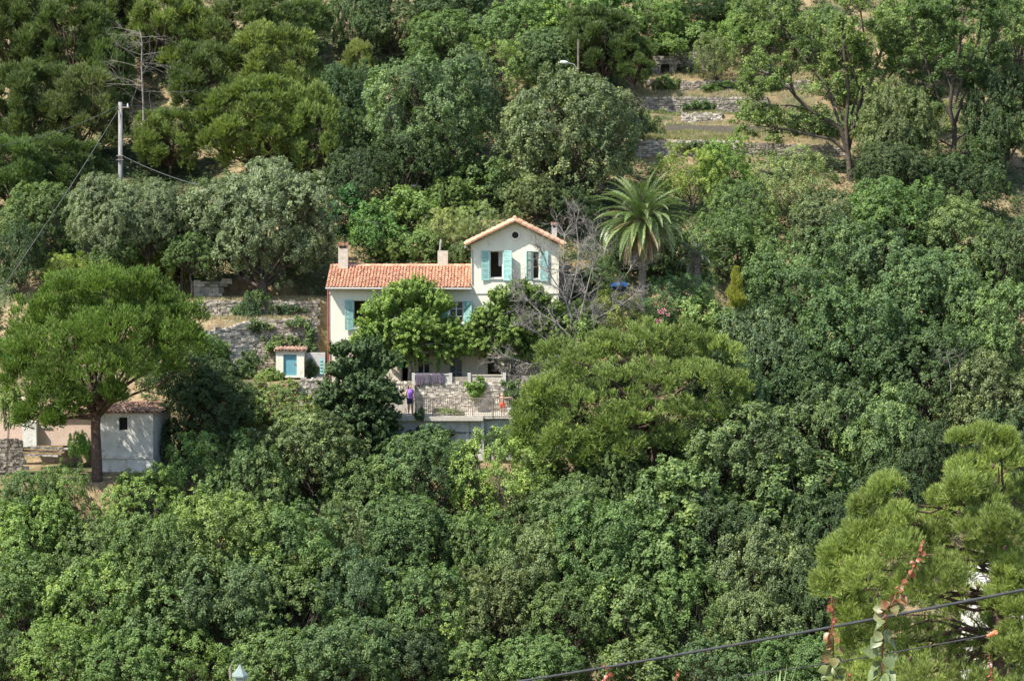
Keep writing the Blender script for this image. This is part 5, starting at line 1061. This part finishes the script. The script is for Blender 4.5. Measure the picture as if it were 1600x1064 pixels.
# pollarded plane trees in front of the house
def ray_tree(name, base, spec, color, label, seed, n=26000, leaf=(.145, .095), trunk=None, bark='bark_pale', upb=.25, sticks=260, slen=.75, down=.35):
    r = np.random.default_rng(seed); root = special(name, base, label); C = []; N = []; T_ = []; TG = []; mb = MB()
    cen = np.mean([s[0] for s in spec], 0); tot = sum(s[1] ** 2 for s in spec)
    for (c, q) in spec:
        k = int(sticks * q * q / tot)
        for i in range(k):      # straight shoots bristling outward, each lined with leaves
            d = norm(rdir(r, 1)[0] * np.array([1, 1, .8]) + norm(c - cen + 1e-6) * .5 + np.array([0, 0, down])); a = c + d * q * r.uniform(.0, .35); L_ = slen * r.uniform(.6, 1.3); L_ = min(L_, q * 1.1) ; b = a + d * (q * .55 + L_ * .5)
            m_ = int(n / sticks); t = r.uniform(.0, 1, (m_, 1)); P = a + (b - a) * t + rdir(r, m_) * .075
            C.append(P); N.append(norm(np.array([0, 0, upb]) + d * .6 + rdir(r, m_) * .6)); T_.append(np.clip(1 + r.normal() * .14 + r.normal(size=m_) * .2, .4, 2)); TG.append(norm(d + rdir(r, m_) * .7))
            if i % 2 == 0: mb.tube([Vector(a), Vector(b)], [.02, .006], 4, cap=False)
    C = np.concatenate(C); s = r.uniform(.6, 1.2, len(C)); V, Fc = leaves(C, np.concatenate(N), leaf[0] * s, leaf[1] * s, r, np.concatenate(TG))
    crown_obj(root, V, Fc, np.concatenate(T_), 'leaf', color)
    for (pts, rr) in trunk: mb.tube(pts, rr, 9)
    fk = Vector(trunk[0][0][-1])
    for (c, q) in spec: mb.tube(bent(fk, c, r, 4, .08), [.10, .09, .07, .05, .03], 6, cap=False)
    mb.build('trunk', M[bark], root, smooth=True); return root
def sp_(lst, Y0): return [(np.array(at(px, py, Y0 + dy)), rp * Y0 / F) for (px, py, rp, dy) in lst]
py1 = 147.9; b1 = at(640, 596, py1); b1.z = GZ
ray_tree('plane_tree', b1, sp_([(640, 490, 50, .6), (610, 500, 44, .3), (672, 495, 40, .3), (640, 480, 42, 0), (605, 500, 38, 0), (672, 490, 34, 0), (590, 520, 34, 0), (650, 520, 40, -.4), (600, 530, 30, -.3), (695, 525, 28, 0), (655, 470, 34, .3), (718, 545, 20, 0), (575, 535, 24, 0), (640, 540, 24, -.3), (645, 545, 34, .2), (685, 545, 30, .2), (610, 545, 26, .2), (650, 520, 44, .5), (712, 542, 20, .1)], py1), (.22, .32, .085), 'left clipped plane tree before the house, bright green and bristling', 311, n=150000, sticks=1700, down=.75, slen=.95,
         trunk=[([b1 + Vector((0, 0, -.5)), b1 + Vector((.05, 0, .8)), b1 + Vector((-.1, 0, 1.7)), Vector(at(640, 545, py1))], [.16, .14, .12, .11])])
b1 = at(795, 596, py1); b1.z = GZ
ray_tree('plane_tree', b1, sp_([(800, 500, 42, .5), (840, 500, 34, .5), (790, 480, 32, 0), (830, 480, 32, .2), (765, 505, 32, 0), (800, 520, 36, -.3), (745, 525, 24, 0), (845, 510, 30, 0), (765, 540, 22, 0), (830, 535, 26, 0), (815, 465, 26, .3), (860, 490, 22, .2), (790, 545, 28, .2), (825, 545, 26, .2), (760, 530, 26, .2)], py1), (.19, .275, .08), 'right clipped plane tree before the gabled end, behind bare branches', 312, n=110000, sticks=1300, down=.6,
         trunk=[([b1 + Vector((-.3, 0, -.5)), b1 + Vector((-.2, 0, .8)), b1 + Vector((.1, 0, 1.7)), Vector(at(798, 540, py1))], [.2, .18, .15, .12])])
b1 = at(570, 725, 143.2)
ray_tree('leafy_tree', b1, sp_([(570, 565, 34, 0), (597, 580, 32, 0), (545, 595, 38, 0), (575, 620, 46, -.5), (570, 600, 44, .6), (525, 625, 32, 0), (560, 660, 42, -.5), (590, 655, 36, -.4), (585, 695, 34, -.4), (555, 640, 44, .6), (535, 560, 24, .2), (610, 625, 18, 0), (600, 680, 26, 0), (515, 650, 22, 0)], 143.2), (.095, .150, .066), 'dark pointed leafy tree standing left before the terrace wall', 313, n=90000, sticks=1200, leaf=(.21, .10), slen=.9, down=.6, bark='bark',
         trunk=[([b1 + Vector((0, 0, -1)), b1, b1 + Vector((.05, 0, 1.2)), Vector(at(572, 640, 143.2))], [.16, .14, .12, .1])])

# branching skeletons for bare and open trees
def grow(mb, r, p, d, L, rad, depth, tips, spread=.55, grav=.0, kids=(3, 4), shrink=.66):
    pts = [p]; q = Vector(p); dd = Vector(d).normalized(); n = 4
    for i in range(n):
        dd = (dd + Vector(r.normal(size=3)) * .16 + Vector((0, 0, grav))).normalized(); q = q + dd * L / n; pts.append(q.copy())
    mb.tube(pts, [rad * (1 - .45 * i / n) for i in range(n + 1)], 6 if rad > .03 else 4, cap=False)
    if depth == 0: tips.append(q); return
    for k in range(int(r.integers(kids[0], kids[1] + 1))):
        j = int(r.integers(1, n + 1)); nd = (dd + Vector(r.normal(size=3)) * spread).normalized(); grow(mb, r, pts[j], nd, L * shrink * r.uniform(.7, 1.2), rad * .5, depth - 1, tips, spread, grav, kids, shrink)
# bare tree between gable and palm
Yb = 146.8; r = np.random.default_rng(320); bb = at(900, 560, Yb); root = special('bare_tree', bb, 'leafless pale grey tree with tangled branches between the gabled end and the palm'); mb = MB(); tips = []
limbs = [[(900, 560), (895, 520), (888, 470), (880, 420), (882, 370)], [(900, 560), (905, 500), (915, 460), (925, 420), (930, 380)], [(895, 530), (870, 505), (845, 490), (825, 470), (815, 450)], [(900, 555), (870, 545), (840, 520), (820, 510)],
         [(900, 520), (930, 490), (955, 465), (985, 420)], [(895, 500), (880, 460), (860, 430), (850, 400)], [(905, 520), (925, 500), (955, 485), (980, 470)], [(890, 545), (860, 560), (830, 570), (800, 560)], [(890, 555), (860, 580), (820, 590), (790, 585)], [(888, 480), (900, 430), (905, 390), (900, 350)]]
for lm in limbs:
    dy = r.uniform(-1.2, 1.2); pts = [at(x, y, Yb + dy * i / len(lm)) for i, (x, y) in enumerate(lm)]; n = len(pts); mb.tube(pts, [.046 * (1 - .6 * i / n) for i in range(n)], 7, cap=False)
    for i in range(1, n):
        for k in range(5 if i < n - 1 else 6):
            d = (pts[i] - pts[i - 1]).normalized() + Vector(r.normal(size=3)) * .7; grow(mb, r, pts[i], d, .95 * r.uniform(.7, 1.2), .026, 3, tips, .75, .04, (3, 4), .62)
mb.build('branches', M['dead_wood'], root)
# leaning tree with bare limbs on the upper right
def open_tree(base_px, Y, limbs, color, label, seed, leafn=62, rad0=.2, name='walnut_tree', leaf=(.22, .11), depth=2, L0=1.5, r_tip=.45):
    r = np.random.default_rng(seed); bs = at(*base_px, Y); root = special(name, bs, label); mb = MB(); tips = []
    for (lm, r0) in limbs:
        dy = r.uniform(-2.2, 2.2) if r0 < rad0 * .9 else 0; pts = [at(x, y, Y + dy * i / len(lm)) for i, (x, y) in enumerate(lm)]; n = len(pts)
        mb.tube(pts, [r0 * (1 - .55 * i / n) for i in range(n)], 8, cap=False)
        if r0 >= rad0 * .9: continue
        for i in range(max(1, n - 3), n):
            for k in range(2 if i < n - 1 else 4):
                d = (pts[i] - pts[i - 1]).normalized() * .9 + Vector(r.normal(size=3)) * .6; grow(mb, r, pts[i], d, L0 * r.uniform(.7, 1.2), r0 * .32, depth, tips, .6, .05, (2, 3), .7)
    mb.build('trunk', M['bark'], root, smooth=True)
    P = np.array([tuple(t) for t in tips]); C = np.repeat(P, leafn, 0); n = len(C); q = rdir(r, n); C = C + q * r_tip * r.uniform(.1, 1, (n, 1)) * np.array([1, 1, .7])
    s = r.uniform(.6, 1.2, n); V, Fc = leaves(C, norm(q * .3 + np.array([0, -.1, .6]) + rdir(r, n) * .7), leaf[0] * s, leaf[1] * s, r)
    crown_obj(root, V, Fc, np.clip(1 + np.repeat(r.normal(size=len(P)) * .13, leafn) + r.normal(size=n) * .2, .4, 2), 'leaf', color); return root
open_tree((1330, 300), 171, [([(1330, 310), (1328, 270), (1325, 235)], .26), ([(1325, 240), (1312, 200), (1295, 190), (1265, 172), (1242, 150), (1235, 130), (1205, 118)], .17), ([(1325, 240), (1322, 190), (1326, 150), (1322, 110), (1318, 70), (1315, 30)], .15),
    ([(1325, 235), (1335, 190), (1345, 160), (1362, 125), (1372, 95), (1385, 60)], .16), ([(1325, 240), (1300, 218), (1270, 212), (1240, 205), (1215, 200)], .11), ([(1330, 180), (1342, 140), (1330, 100), (1318, 60)], .09), ([(1312, 195), (1300, 160), (1285, 120), (1270, 80)], .10), ([(1345, 160), (1350, 120), (1352, 70), (1345, 20)], .09),
    ([(1320, 190), (1300, 150), (1270, 110), (1240, 70), (1220, 40)], .09), ([(1335, 190), (1365, 150), (1390, 120), (1410, 95)], .08), ([(1265, 172), (1235, 165), (1205, 165)], .07)], (.165, .225, .075), 'tall leaning tree with bare dark limbs right of the terraces', 331)
open_tree((1488, 290), 172, [([(1488, 300), (1490, 250), (1492, 200)], .22), ([(1492, 205), (1484, 170), (1490, 120), (1500, 70), (1505, 20)], .15), ([(1490, 200), (1505, 150), (1530, 110), (1550, 60)], .12), ([(1490, 190), (1465, 150), (1450, 110), (1440, 70)], .11), ([(1492, 160), (1510, 110), (1530, 60), (1535, 20)], .09), ([(1490, 150), (1475, 100), (1470, 50)], .09), ([(1492, 220), (1520, 200), (1550, 190), (1570, 170)], .08), ([(1490, 230), (1460, 215), (1435, 205)], .08), ([(1490, 250), (1515, 235), (1540, 235)], .07)],
    (.10, .16, .058), 'tall upright dark green tree near the right edge above the wood', 332, leafn=95, depth=2)
# dead trees
def dead(name, base, Y, lm, label, seed, m='dead_wood', L0=.9, r0=.09):
    r = np.random.default_rng(seed); bs = at(*base, Y); root = special(name, bs, label); mb = MB(); tips = []; pts = [at(x, y, Y) for x, y in lm]; n = len(pts); mb.tube([pts[0] + Vector((0, 0, -1))] + pts, [r0 * 1.1] + [r0 * (1 - .8 * i / n) for i in range(n)], 7)
    for i in range(1, n):
        for k in range(6): a = pts[i - 1].lerp(pts[i], r.uniform()); grow(mb, r, a, Vector((r.normal(), r.normal() * .7, .15)), L0 * r.uniform(.6, 1.3), r0 * .3, 2, tips, .6, 0, (2, 4), .6)
    mb.build('branches', M[m], root)
dead('dead_tree', (218, 200), 171, [(224, 165), (222, 130), (221, 100), (222, 70), (220, 50)], 'grey dead pine with bare side branches right above the utility pole', 341, m='bark_pale', L0=2.0, r0=.07)
dead('dead_tree', (1555, 560), 148, [(1570, 600), (1562, 570), (1555, 540), (1550, 515)], 'bare grey twigs of a dead tree at the right edge of the wood', 342, L0=1.1)
dead('dead_tree', (1365, 330), 160, [(1370, 345), (1368, 330), (1365, 305)], 'small dead tree below the leaning tree', 343, L0=.8)

for k, (px, py, Yd, lb) in enumerate(((1105, 775, 135, 'brown dead twigs on the wide dome tree'), (745, 735, 139, 'dry grey bush twigs below the terrace slab'), (1480, 560, 143, 'bare twigs in the heart of the right hand wood'))):
    dead('dead_sapling', (px, py), Yd, [(px + 6, py + 24), (px + 3, py + 6), (px - 2, py - 10)], lb, 360 + k, L0=.8, r0=.026)
# cypress
r = np.random.default_rng(350); cb2 = at(1150, 480, 149); root = special('cypress_tree', cb2, 'narrow yellow green cypress right of the palm'); H = 60 * 149 / F
n = 9000; t = r.uniform(0, 1, n) ** .8; a = r.uniform(0, 6.28, n); rad = .50 * np.sqrt(1 - t) * (1 + .35 * np.sin(t * 13 + a))  * r.uniform(.5, 1, n) * (1 + .25 * np.sin(a * 3 + t * 9)); C = np.stack([cb2.x + rad * np.cos(a), cb2.y + rad * np.sin(a), cb2.z + t * H], 1)
V, Fc = needles(C, norm(np.stack([np.cos(a) * .35, np.sin(a) * .35, np.ones(n)], 1) + rdir(r, n) * .25), .2 * r.uniform(.6, 1.2, n), .05, r); crown_obj(root, V, Fc, np.clip(1 + r.normal(size=n) * .2, .4, 2), 'needle', (.30, .31, .06)); mb = MB(); mb.tube([cb2 + Vector((0, 0, -1.2)), cb2 + Vector((0, 0, H * .7))], [.09, .03], 7); mb.build('trunk', M['bark'], root)
# oleander blossoms
r = np.random.default_rng(351); ob_ = at(1035, 505, 147.4); root = empty('oleander', ob_, 'oleander with a few pink blossoms right of the palm trunk', 'shrub'); 
n = 3500; q = rdir(r, n); C = np.array(ob_) + q * np.array([.9, .6, .75]) * r.uniform(.3, 1, (n, 1)); C[:, 2] += .3; V, Fc = leaves(C, norm(q * .3 + np.array([0, 0, .4]) + rdir(r, n) * .6), .2, .05, r, norm(q + np.array([0, 0, .8]))); crown_obj(root, V, Fc, np.clip(1 + r.normal(size=n) * .2, .4, 2), 'leaf', (.075, .12, .05), 'foliage')
mb = MB()
for i in range(5): mb.tube([ob_ + Vector((0, 0, -1)), ob_ + Vector((r.normal() * .4, r.normal() * .3, .7))], [.025, .01], 5)
mb.build('stems', M['bark'], root)
C = []; 
for (px, py) in ((1030, 487), (1035, 489), (1040, 486), (1027, 502), (1033, 501), (1045, 492), (1036, 484)):
    c = np.array(at(px, py, 146.5)); k = 16; C.append(c + r.normal(size=(k, 3)) * .06)
C = np.concatenate(C); V, Fc = leaves(C, norm(np.array([0, -.6, .5]) + rdir(r, len(C)) * .5), .06, .05, r); crown_obj(root, V, Fc, np.clip(1 + r.normal(size=len(C)) * .15, .5, 1.5), 'petal', (.75, .28, .36), 'blossoms')

# ------------------------------------------------------------------ palms
def palm(base, top, R, nfr, label, seed, color, dead_n=14, trunk_r=.24, name='palm_tree'):
    r = np.random.default_rng(seed); root = special(name, base, label); base, top = Vector(base), Vector(top)
    mb = MB(); k = 26; pts = []; rr = []
    for i in range(k + 1):
        t = i / k; pts.append((base + Vector((0, 0, -1))).lerp(top, t)); rr.append(trunk_r * (1.05 - .25 * t) * (1.08 if i % 2 else .95)); 
    rr[-1] = trunk_r * 1.1; rr[-2] = trunk_r * 1.25; rr[-3] = trunk_r * 1.2; mb.tube(pts, rr, 12)
    for i in range(50):   # old leaf bases
        a = r.uniform(0, 6.28); z = r.uniform(-1.1, .2); p = top + Vector((math.cos(a) * trunk_r, math.sin(a) * trunk_r, z)); mb.tube([p, p + Vector((math.cos(a) * .12, math.sin(a) * .12, .2))], [.05, .02], 4)
    mb.build('trunk', M['palm_bark'], root)
    def fronds(n, elev, Lr, sagr, lw, ll, seed2):
        rr_ = np.random.default_rng(seed2); Cs = []; Ts = []; Ns = []; Tn = []; Ls = []; sm_ = MB()
        for i in range(n):
            az = i * 2.39996 + rr_.normal() * .35; el = elev(i / max(1, n - 1)) + rr_.normal() * .16; L = R * Lr * rr_.uniform(.85, 1.12); sg = sagr(i / max(1, n - 1)) * rr_.uniform(.65, 1.4); P = []; K = 12
            h = np.array([math.cos(az), math.sin(az), 0]); p = np.array(top) + h * .12
            for j in range(K + 1):
                t = j / K; e = el - sg * t ** 1.3; P.append(p.copy()); p = p + (h * math.cos(e) + np.array([0, 0, math.sin(e)])) * L / K
            P = np.array(P); sm_.tube([Vector(v) for v in P], [.035 * (1 - .85 * j / K) for j in range(K + 1)], 4, cap=False); ft = rr_.normal() * .13; side = np.array([-h[1], h[0], 0])
            m_ = 62 if R > 1 else 26; ts = np.linspace(.10, 1, m_)
            for sgn in (-1, 1):
                idx = ts * K; i0 = np.minimum(idx.astype(int), K - 1); f = (idx - i0)[:, None]; b = P[i0] * (1 - f) + P[i0 + 1] * f; tan = norm(P[i0 + 1] - P[i0]); upv = norm(np.cross(tan, side)); upv *= np.sign(upv[:, 2:3] + 1e-6)
                ln = ll * np.sin(np.clip(ts * 1.02, 0, 1) * math.pi * .86 + .35)[:, None] * rr_.uniform(.85, 1.1, (m_, 1)); d = norm(side * sgn * .8 + tan * .75 + upv * .28 + rdir(rr_, m_) * .10 + np.array([0, 0, -.15])); Cs.append(b + d * ln / 2); Ts.append(d); Ns.append(norm(upv + side * sgn * -.5)); Ls.append(ln[:, 0]); Tn.append(np.clip(1 + ft + rr_.normal(size=m_) * .12, .4, 2))
        C = np.concatenate(Cs); V, Fc = leaves(C, np.concatenate(Ns), np.concatenate(Ls), lw, rr_, np.concatenate(Ts)); return V, Fc, np.concatenate(Tn), sm_
    V, Fc, T_, s1 = fronds(nfr, lambda t: 1.45 - 1.75 * t, 1.12, lambda t: .95 + .65 * t, .0145 * R, .135 * R, seed + 1); c = crown_obj(root, V, Fc, T_, 'palm_leaf', color); s1.build('ribs', M['palm_bark'], c)
    if dead_n:
        V, Fc, T_, s1 = fronds(dead_n, lambda t: -.35 - .9 * t, .98, lambda t: .7, .013 * R, .10 * R, seed + 2); c = crown_obj(root, V, Fc, T_, 'palm_leaf', (.26, .19, .10), 'dead_fronds'); s1.build('ribs', M['palm_bark'], c)
    return root
palm(at(1005, 525, 149), at(1003, 345, 149), 79 * 149 / F, 105, 'tall date palm with drooping lower fronds right of the house', 360, (.165, .245, .08), dead_n=30)
palm(at(1092, 460, 151), at(1088, 402, 151), 40 * 151 / F, 30, 'low second palm behind the right side of the date palm', 370, (.13, .19, .09), dead_n=0, trunk_r=.2)
g_ = at(1205, 1090, 14); g_.z = Tz(g_.x, 14); 
root = empty('yucca', g_, 'spiky fan of green leaves sticking up at the bottom edge', 'plant'); r = np.random.default_rng(380); mb = MB(); lb = MB(); c0 = Vector(at(1208, 1150, 14))
for i in range(46):
    az = i * 2.4; el = .35 + 1.15 * r.uniform(); h = Vector((math.cos(az) * math.cos(el), math.sin(az) * math.cos(el), math.sin(el))); sd = Vector((-math.sin(az), math.cos(az), 0)); L_ = r.uniform(.30, .42); tv = r.uniform(.7, 1.3)
    for j in range(6):
        a, b = j / 6, (j + 1) / 6; wa, wb = [.017 * math.sin(math.pi * (.25 + .75 * q)) + .001 for q in (a, b)]; pa, pb = [c0 + h * L_ * q + Vector((0, 0, -.12 * L_ * q * q * (1.6 - el))) for q in (a, b)]; n2 = h.cross(sd) * -.4
        lb.add([pa - sd * wa + n2 * wa, pa, pa + sd * wa + n2 * wa, pb - sd * wb + n2 * wb, pb, pb + sd * wb + n2 * wb], [(0, 1, 4, 3), (1, 2, 5, 4)], tv)
lf = lb.build('leaves', M['palm_leaf'], root); lf.color = (.22, .29, .12, 1)
mb.tube([g_ + Vector((0, 0, -.2)), g_.lerp(c0, .5), c0], [.07, .06, .05], 8); mb.build('trunk', M['palm_bark'], root)

# ------------------------------------------------------------------ lantern, white building, climbers in the foreground
ly = 38.0; A = at(375, 1040, ly); zg = Tz(A.x, ly); root = empty('lantern_post', (A.x, ly, zg), 'glass street lantern on a dark post peeping up at the bottom edge', 'street lamp')
mb = MB(); mb.tube([(A.x, ly, zg - .3), (A.x, ly, A.z - .38)], [.06, .035], 10); mb.tube([(A.x - .14, ly, A.z - .20), (A.x - .15, ly, A.z - .05), (A.x - .13, ly, A.z + .0)], .02, 6); mb.build('post', M['iron'], root)
mb = MB(); mb.tube([(A.x, ly, A.z - .36), (A.x, ly, A.z - .15)], [.07, .115], 6); lan = mb.build('lantern', M['frosted'], root)
mb = MB(); mb.tube([(A.x, ly, A.z - .15), (A.x, ly, A.z - .13), (A.x, ly, A.z - .03), (A.x, ly, A.z + .02)], [.13, .125, .04, .012], 6); mb.build('cap', M['frosted'], lan)
wy = 64.0; wb_ = at(1640, 1200, wy); wz = Tz(wb_.x, wy); root = empty('white_building', (at(1640, 1000, wy).x, wy, wz), 'white painted building half hidden behind the foreground pine at the right edge', 'building')
a, b = at(1556, 1000, wy).x, at(1800, 1000, wy).x; zt = at(1600, 930, wy).z
mb = MB(); pierced(mb, a, b, wz - 2, zt, wy, wy + .3, [(at(1575, 0, wy).x, at(1590, 0, wy).x, at(0, 1010, wy).z, at(0, 965, wy).z)]); mb.box(a, a + .3, wy + .3, wy + 5, wz - 2, zt); mb.box(a + .3, b, wy + 4.7, wy + 5, wz - 2, zt); mb.build('wall', M['plaster_old'], root)
mb = MB(); mb.box(a - .08, b + .08, wy - .08, wy + 5.08, zt + .002, zt + .12); mb.build('roof', M['concrete'], root)
mb = MB(); mb.box(at(1575, 0, wy).x, at(1590, 0, wy).x, wy + .2, wy + .23, at(0, 1010, wy).z, at(0, 965, wy).z); mb.build('window', M['glass'], root)

def climber(pts_px, Y, label, seed, red_from=.75, dens=34, lsz=.05, spread=.05, color=(.30, .36, .15)):
    r = np.random.default_rng(seed); P = [at(x, y, Y) for x, y in pts_px]; z = Tz(P[0].x, Y); root = empty('climbing_shoot', (P[0].x, Y, z), label, 'plant')
    mb = MB(); full = [Vector((P[0].x, Y, z - .1)), Vector((P[0].x, Y, (z + P[0].z) / 2))] + P; n = len(full); mb.tube(full, [.0038 * (1 - .6 * i / n) for i in range(n)], 6, cap=False); st = mb.build('stem', M['red_stem'], root, smooth=True)
    L = [0]; 
    for i in range(1, len(P)): L.append(L[-1] + (P[i] - P[i - 1]).length)
    V = []; Fs = []; cols = []; tot = L[-1]; m_ = int(tot * dens / .4 * .4)
    for i in range(m_):
        t = tot * (i + .5) / m_; j = max(k for k in range(len(P) - 1) if L[k] <= t); f = (t - L[j]) / (L[j + 1] - L[j]); p = P[j].lerp(P[j + 1], f); ax = (P[j + 1] - P[j]).normalized()
        az = r.uniform(0, 6.283); side = Vector((math.cos(az), math.sin(az), r.uniform(-.3, .4))).normalized(); d = (side + Vector((0, 0, -.55 + r.normal() * .3))).normalized(); rel = t / tot; s = lsz * (1.1 - .65 * rel) * r.uniform(.7, 1.25)
        if rel > red_from: s *= .6
        nrm = (Vector((0, -.6, .6)) + Vector(r.normal(size=3)) * .5); nrm = (nrm - d * nrm.dot(d)).normalized(); b = d.cross(nrm); q = p + d * s * .25
        prof = [(0, 0), (.25, .36), (.5, .42), (.75, .26), (1.0, 0.0)]; base = len(V)
        for (u_, w_) in prof:
            c0 = q + d * s * u_ - nrm * s * .28 * u_ * u_
            V += [tuple(c0 - b * w_ * s + nrm * w_ * s * .35), tuple(c0), tuple(c0 + b * w_ * s + nrm * w_ * s * .35)]
        for k in range(4):
            o = base + 3 * k; Fs += [(o, o + 1, o + 4, o + 3), (o + 1, o + 2, o + 5, o + 4)]
            red = min(1, max(0, (rel - red_from + .25) / .35 + r.normal() * .18)); cc = [(1 - red) * a_ + red * b_ for a_, b_ in zip(color, (.30, .085, .045))]; k_ = r.uniform(.8, 1.2); cols += [tuple(x * k_ for x in cc)] * 2
    me = bpy.data.meshes.new('leaves'); me.from_pydata([(v[0] - root.location.x, v[1] - root.location.y, v[2] - root.location.z) for v in V], [], Fs); at_ = me.attributes.new('leafcol', 'FLOAT_COLOR', 'FACE'); at_.data.foreach_set('color', np.array([(*c, 1) for c in cols], np.float32).ravel()); me.polygons.foreach_set('use_smooth', np.ones(len(Fs), bool)); me.materials.append(M['climber']); link('leaves', me, root)
    return root
m = bpy.data.materials.new('climber'); m.use_nodes = True; n_ = m.node_tree.nodes; l_ = m.node_tree.links; a_ = n_.new('ShaderNodeAttribute'); a_.attribute_name = 'leafcol'; p_ = n_['Principled BSDF']; p_.inputs['Roughness'].default_value = .4
l_.new(a_.outputs['Color'], p_.inputs['Base Color']); t_ = n_.new('ShaderNodeBsdfTranslucent'); l_.new(a_.outputs['Color'], t_.inputs[0]); ms = n_.new('ShaderNodeMixShader'); ms.inputs[0].default_value = .3; l_.new(p_.outputs[0], ms.inputs[1]); l_.new(t_.outputs[0], ms.inputs[2]); l_.new(ms.outputs[0], n_['Material Output'].inputs[0]); M['climber'] = m
M['red_stem'] = mat('red_stem', (.16, .045, .03), (.22, .09, .05), 20, .6)
climber([(1303, 1120), (1302, 1060), (1302, 1000), (1300, 960), (1299, 932)], 9.0, 'leafy climber with a red tip standing left of the taller shoot', 401, red_from=.72, dens=190, lsz=.050, color=(.15, .18, .06))
climber([(1376, 1120), (1378, 1040), (1380, 990), (1385, 960), (1405, 920), (1425, 890), (1445, 845)], 9.0, 'tallest climbing shoot, bending right with a bright red tip', 402, red_from=.72, dens=120, lsz=.056, color=(.17, .22, .09))
climber([(955, 1130), (952, 1080), (950, 1050), (945, 1036)], 9.5, 'low red shoot on the bottom edge under the thick cable', 403, red_from=.2, dens=110, lsz=.06)
climber([(1058, 1130), (1058, 1080), (1057, 1046)], 9.5, 'small low red shoot right of the first one on the bottom edge', 404, red_from=.2, dens=110, lsz=.05)
climber([(1548, 1110), (1547, 1060), (1546, 1020)], 12.0, 'red leaved shoot at the right edge below the orange sleeve', 405, red_from=.2, dens=80, lsz=.05)
climber([(1322, 1130), (1322, 1090), (1325, 1048)], 10.0, 'short red tipped shoot right beside the leafy climber', 406, red_from=.3, dens=80, lsz=.05)
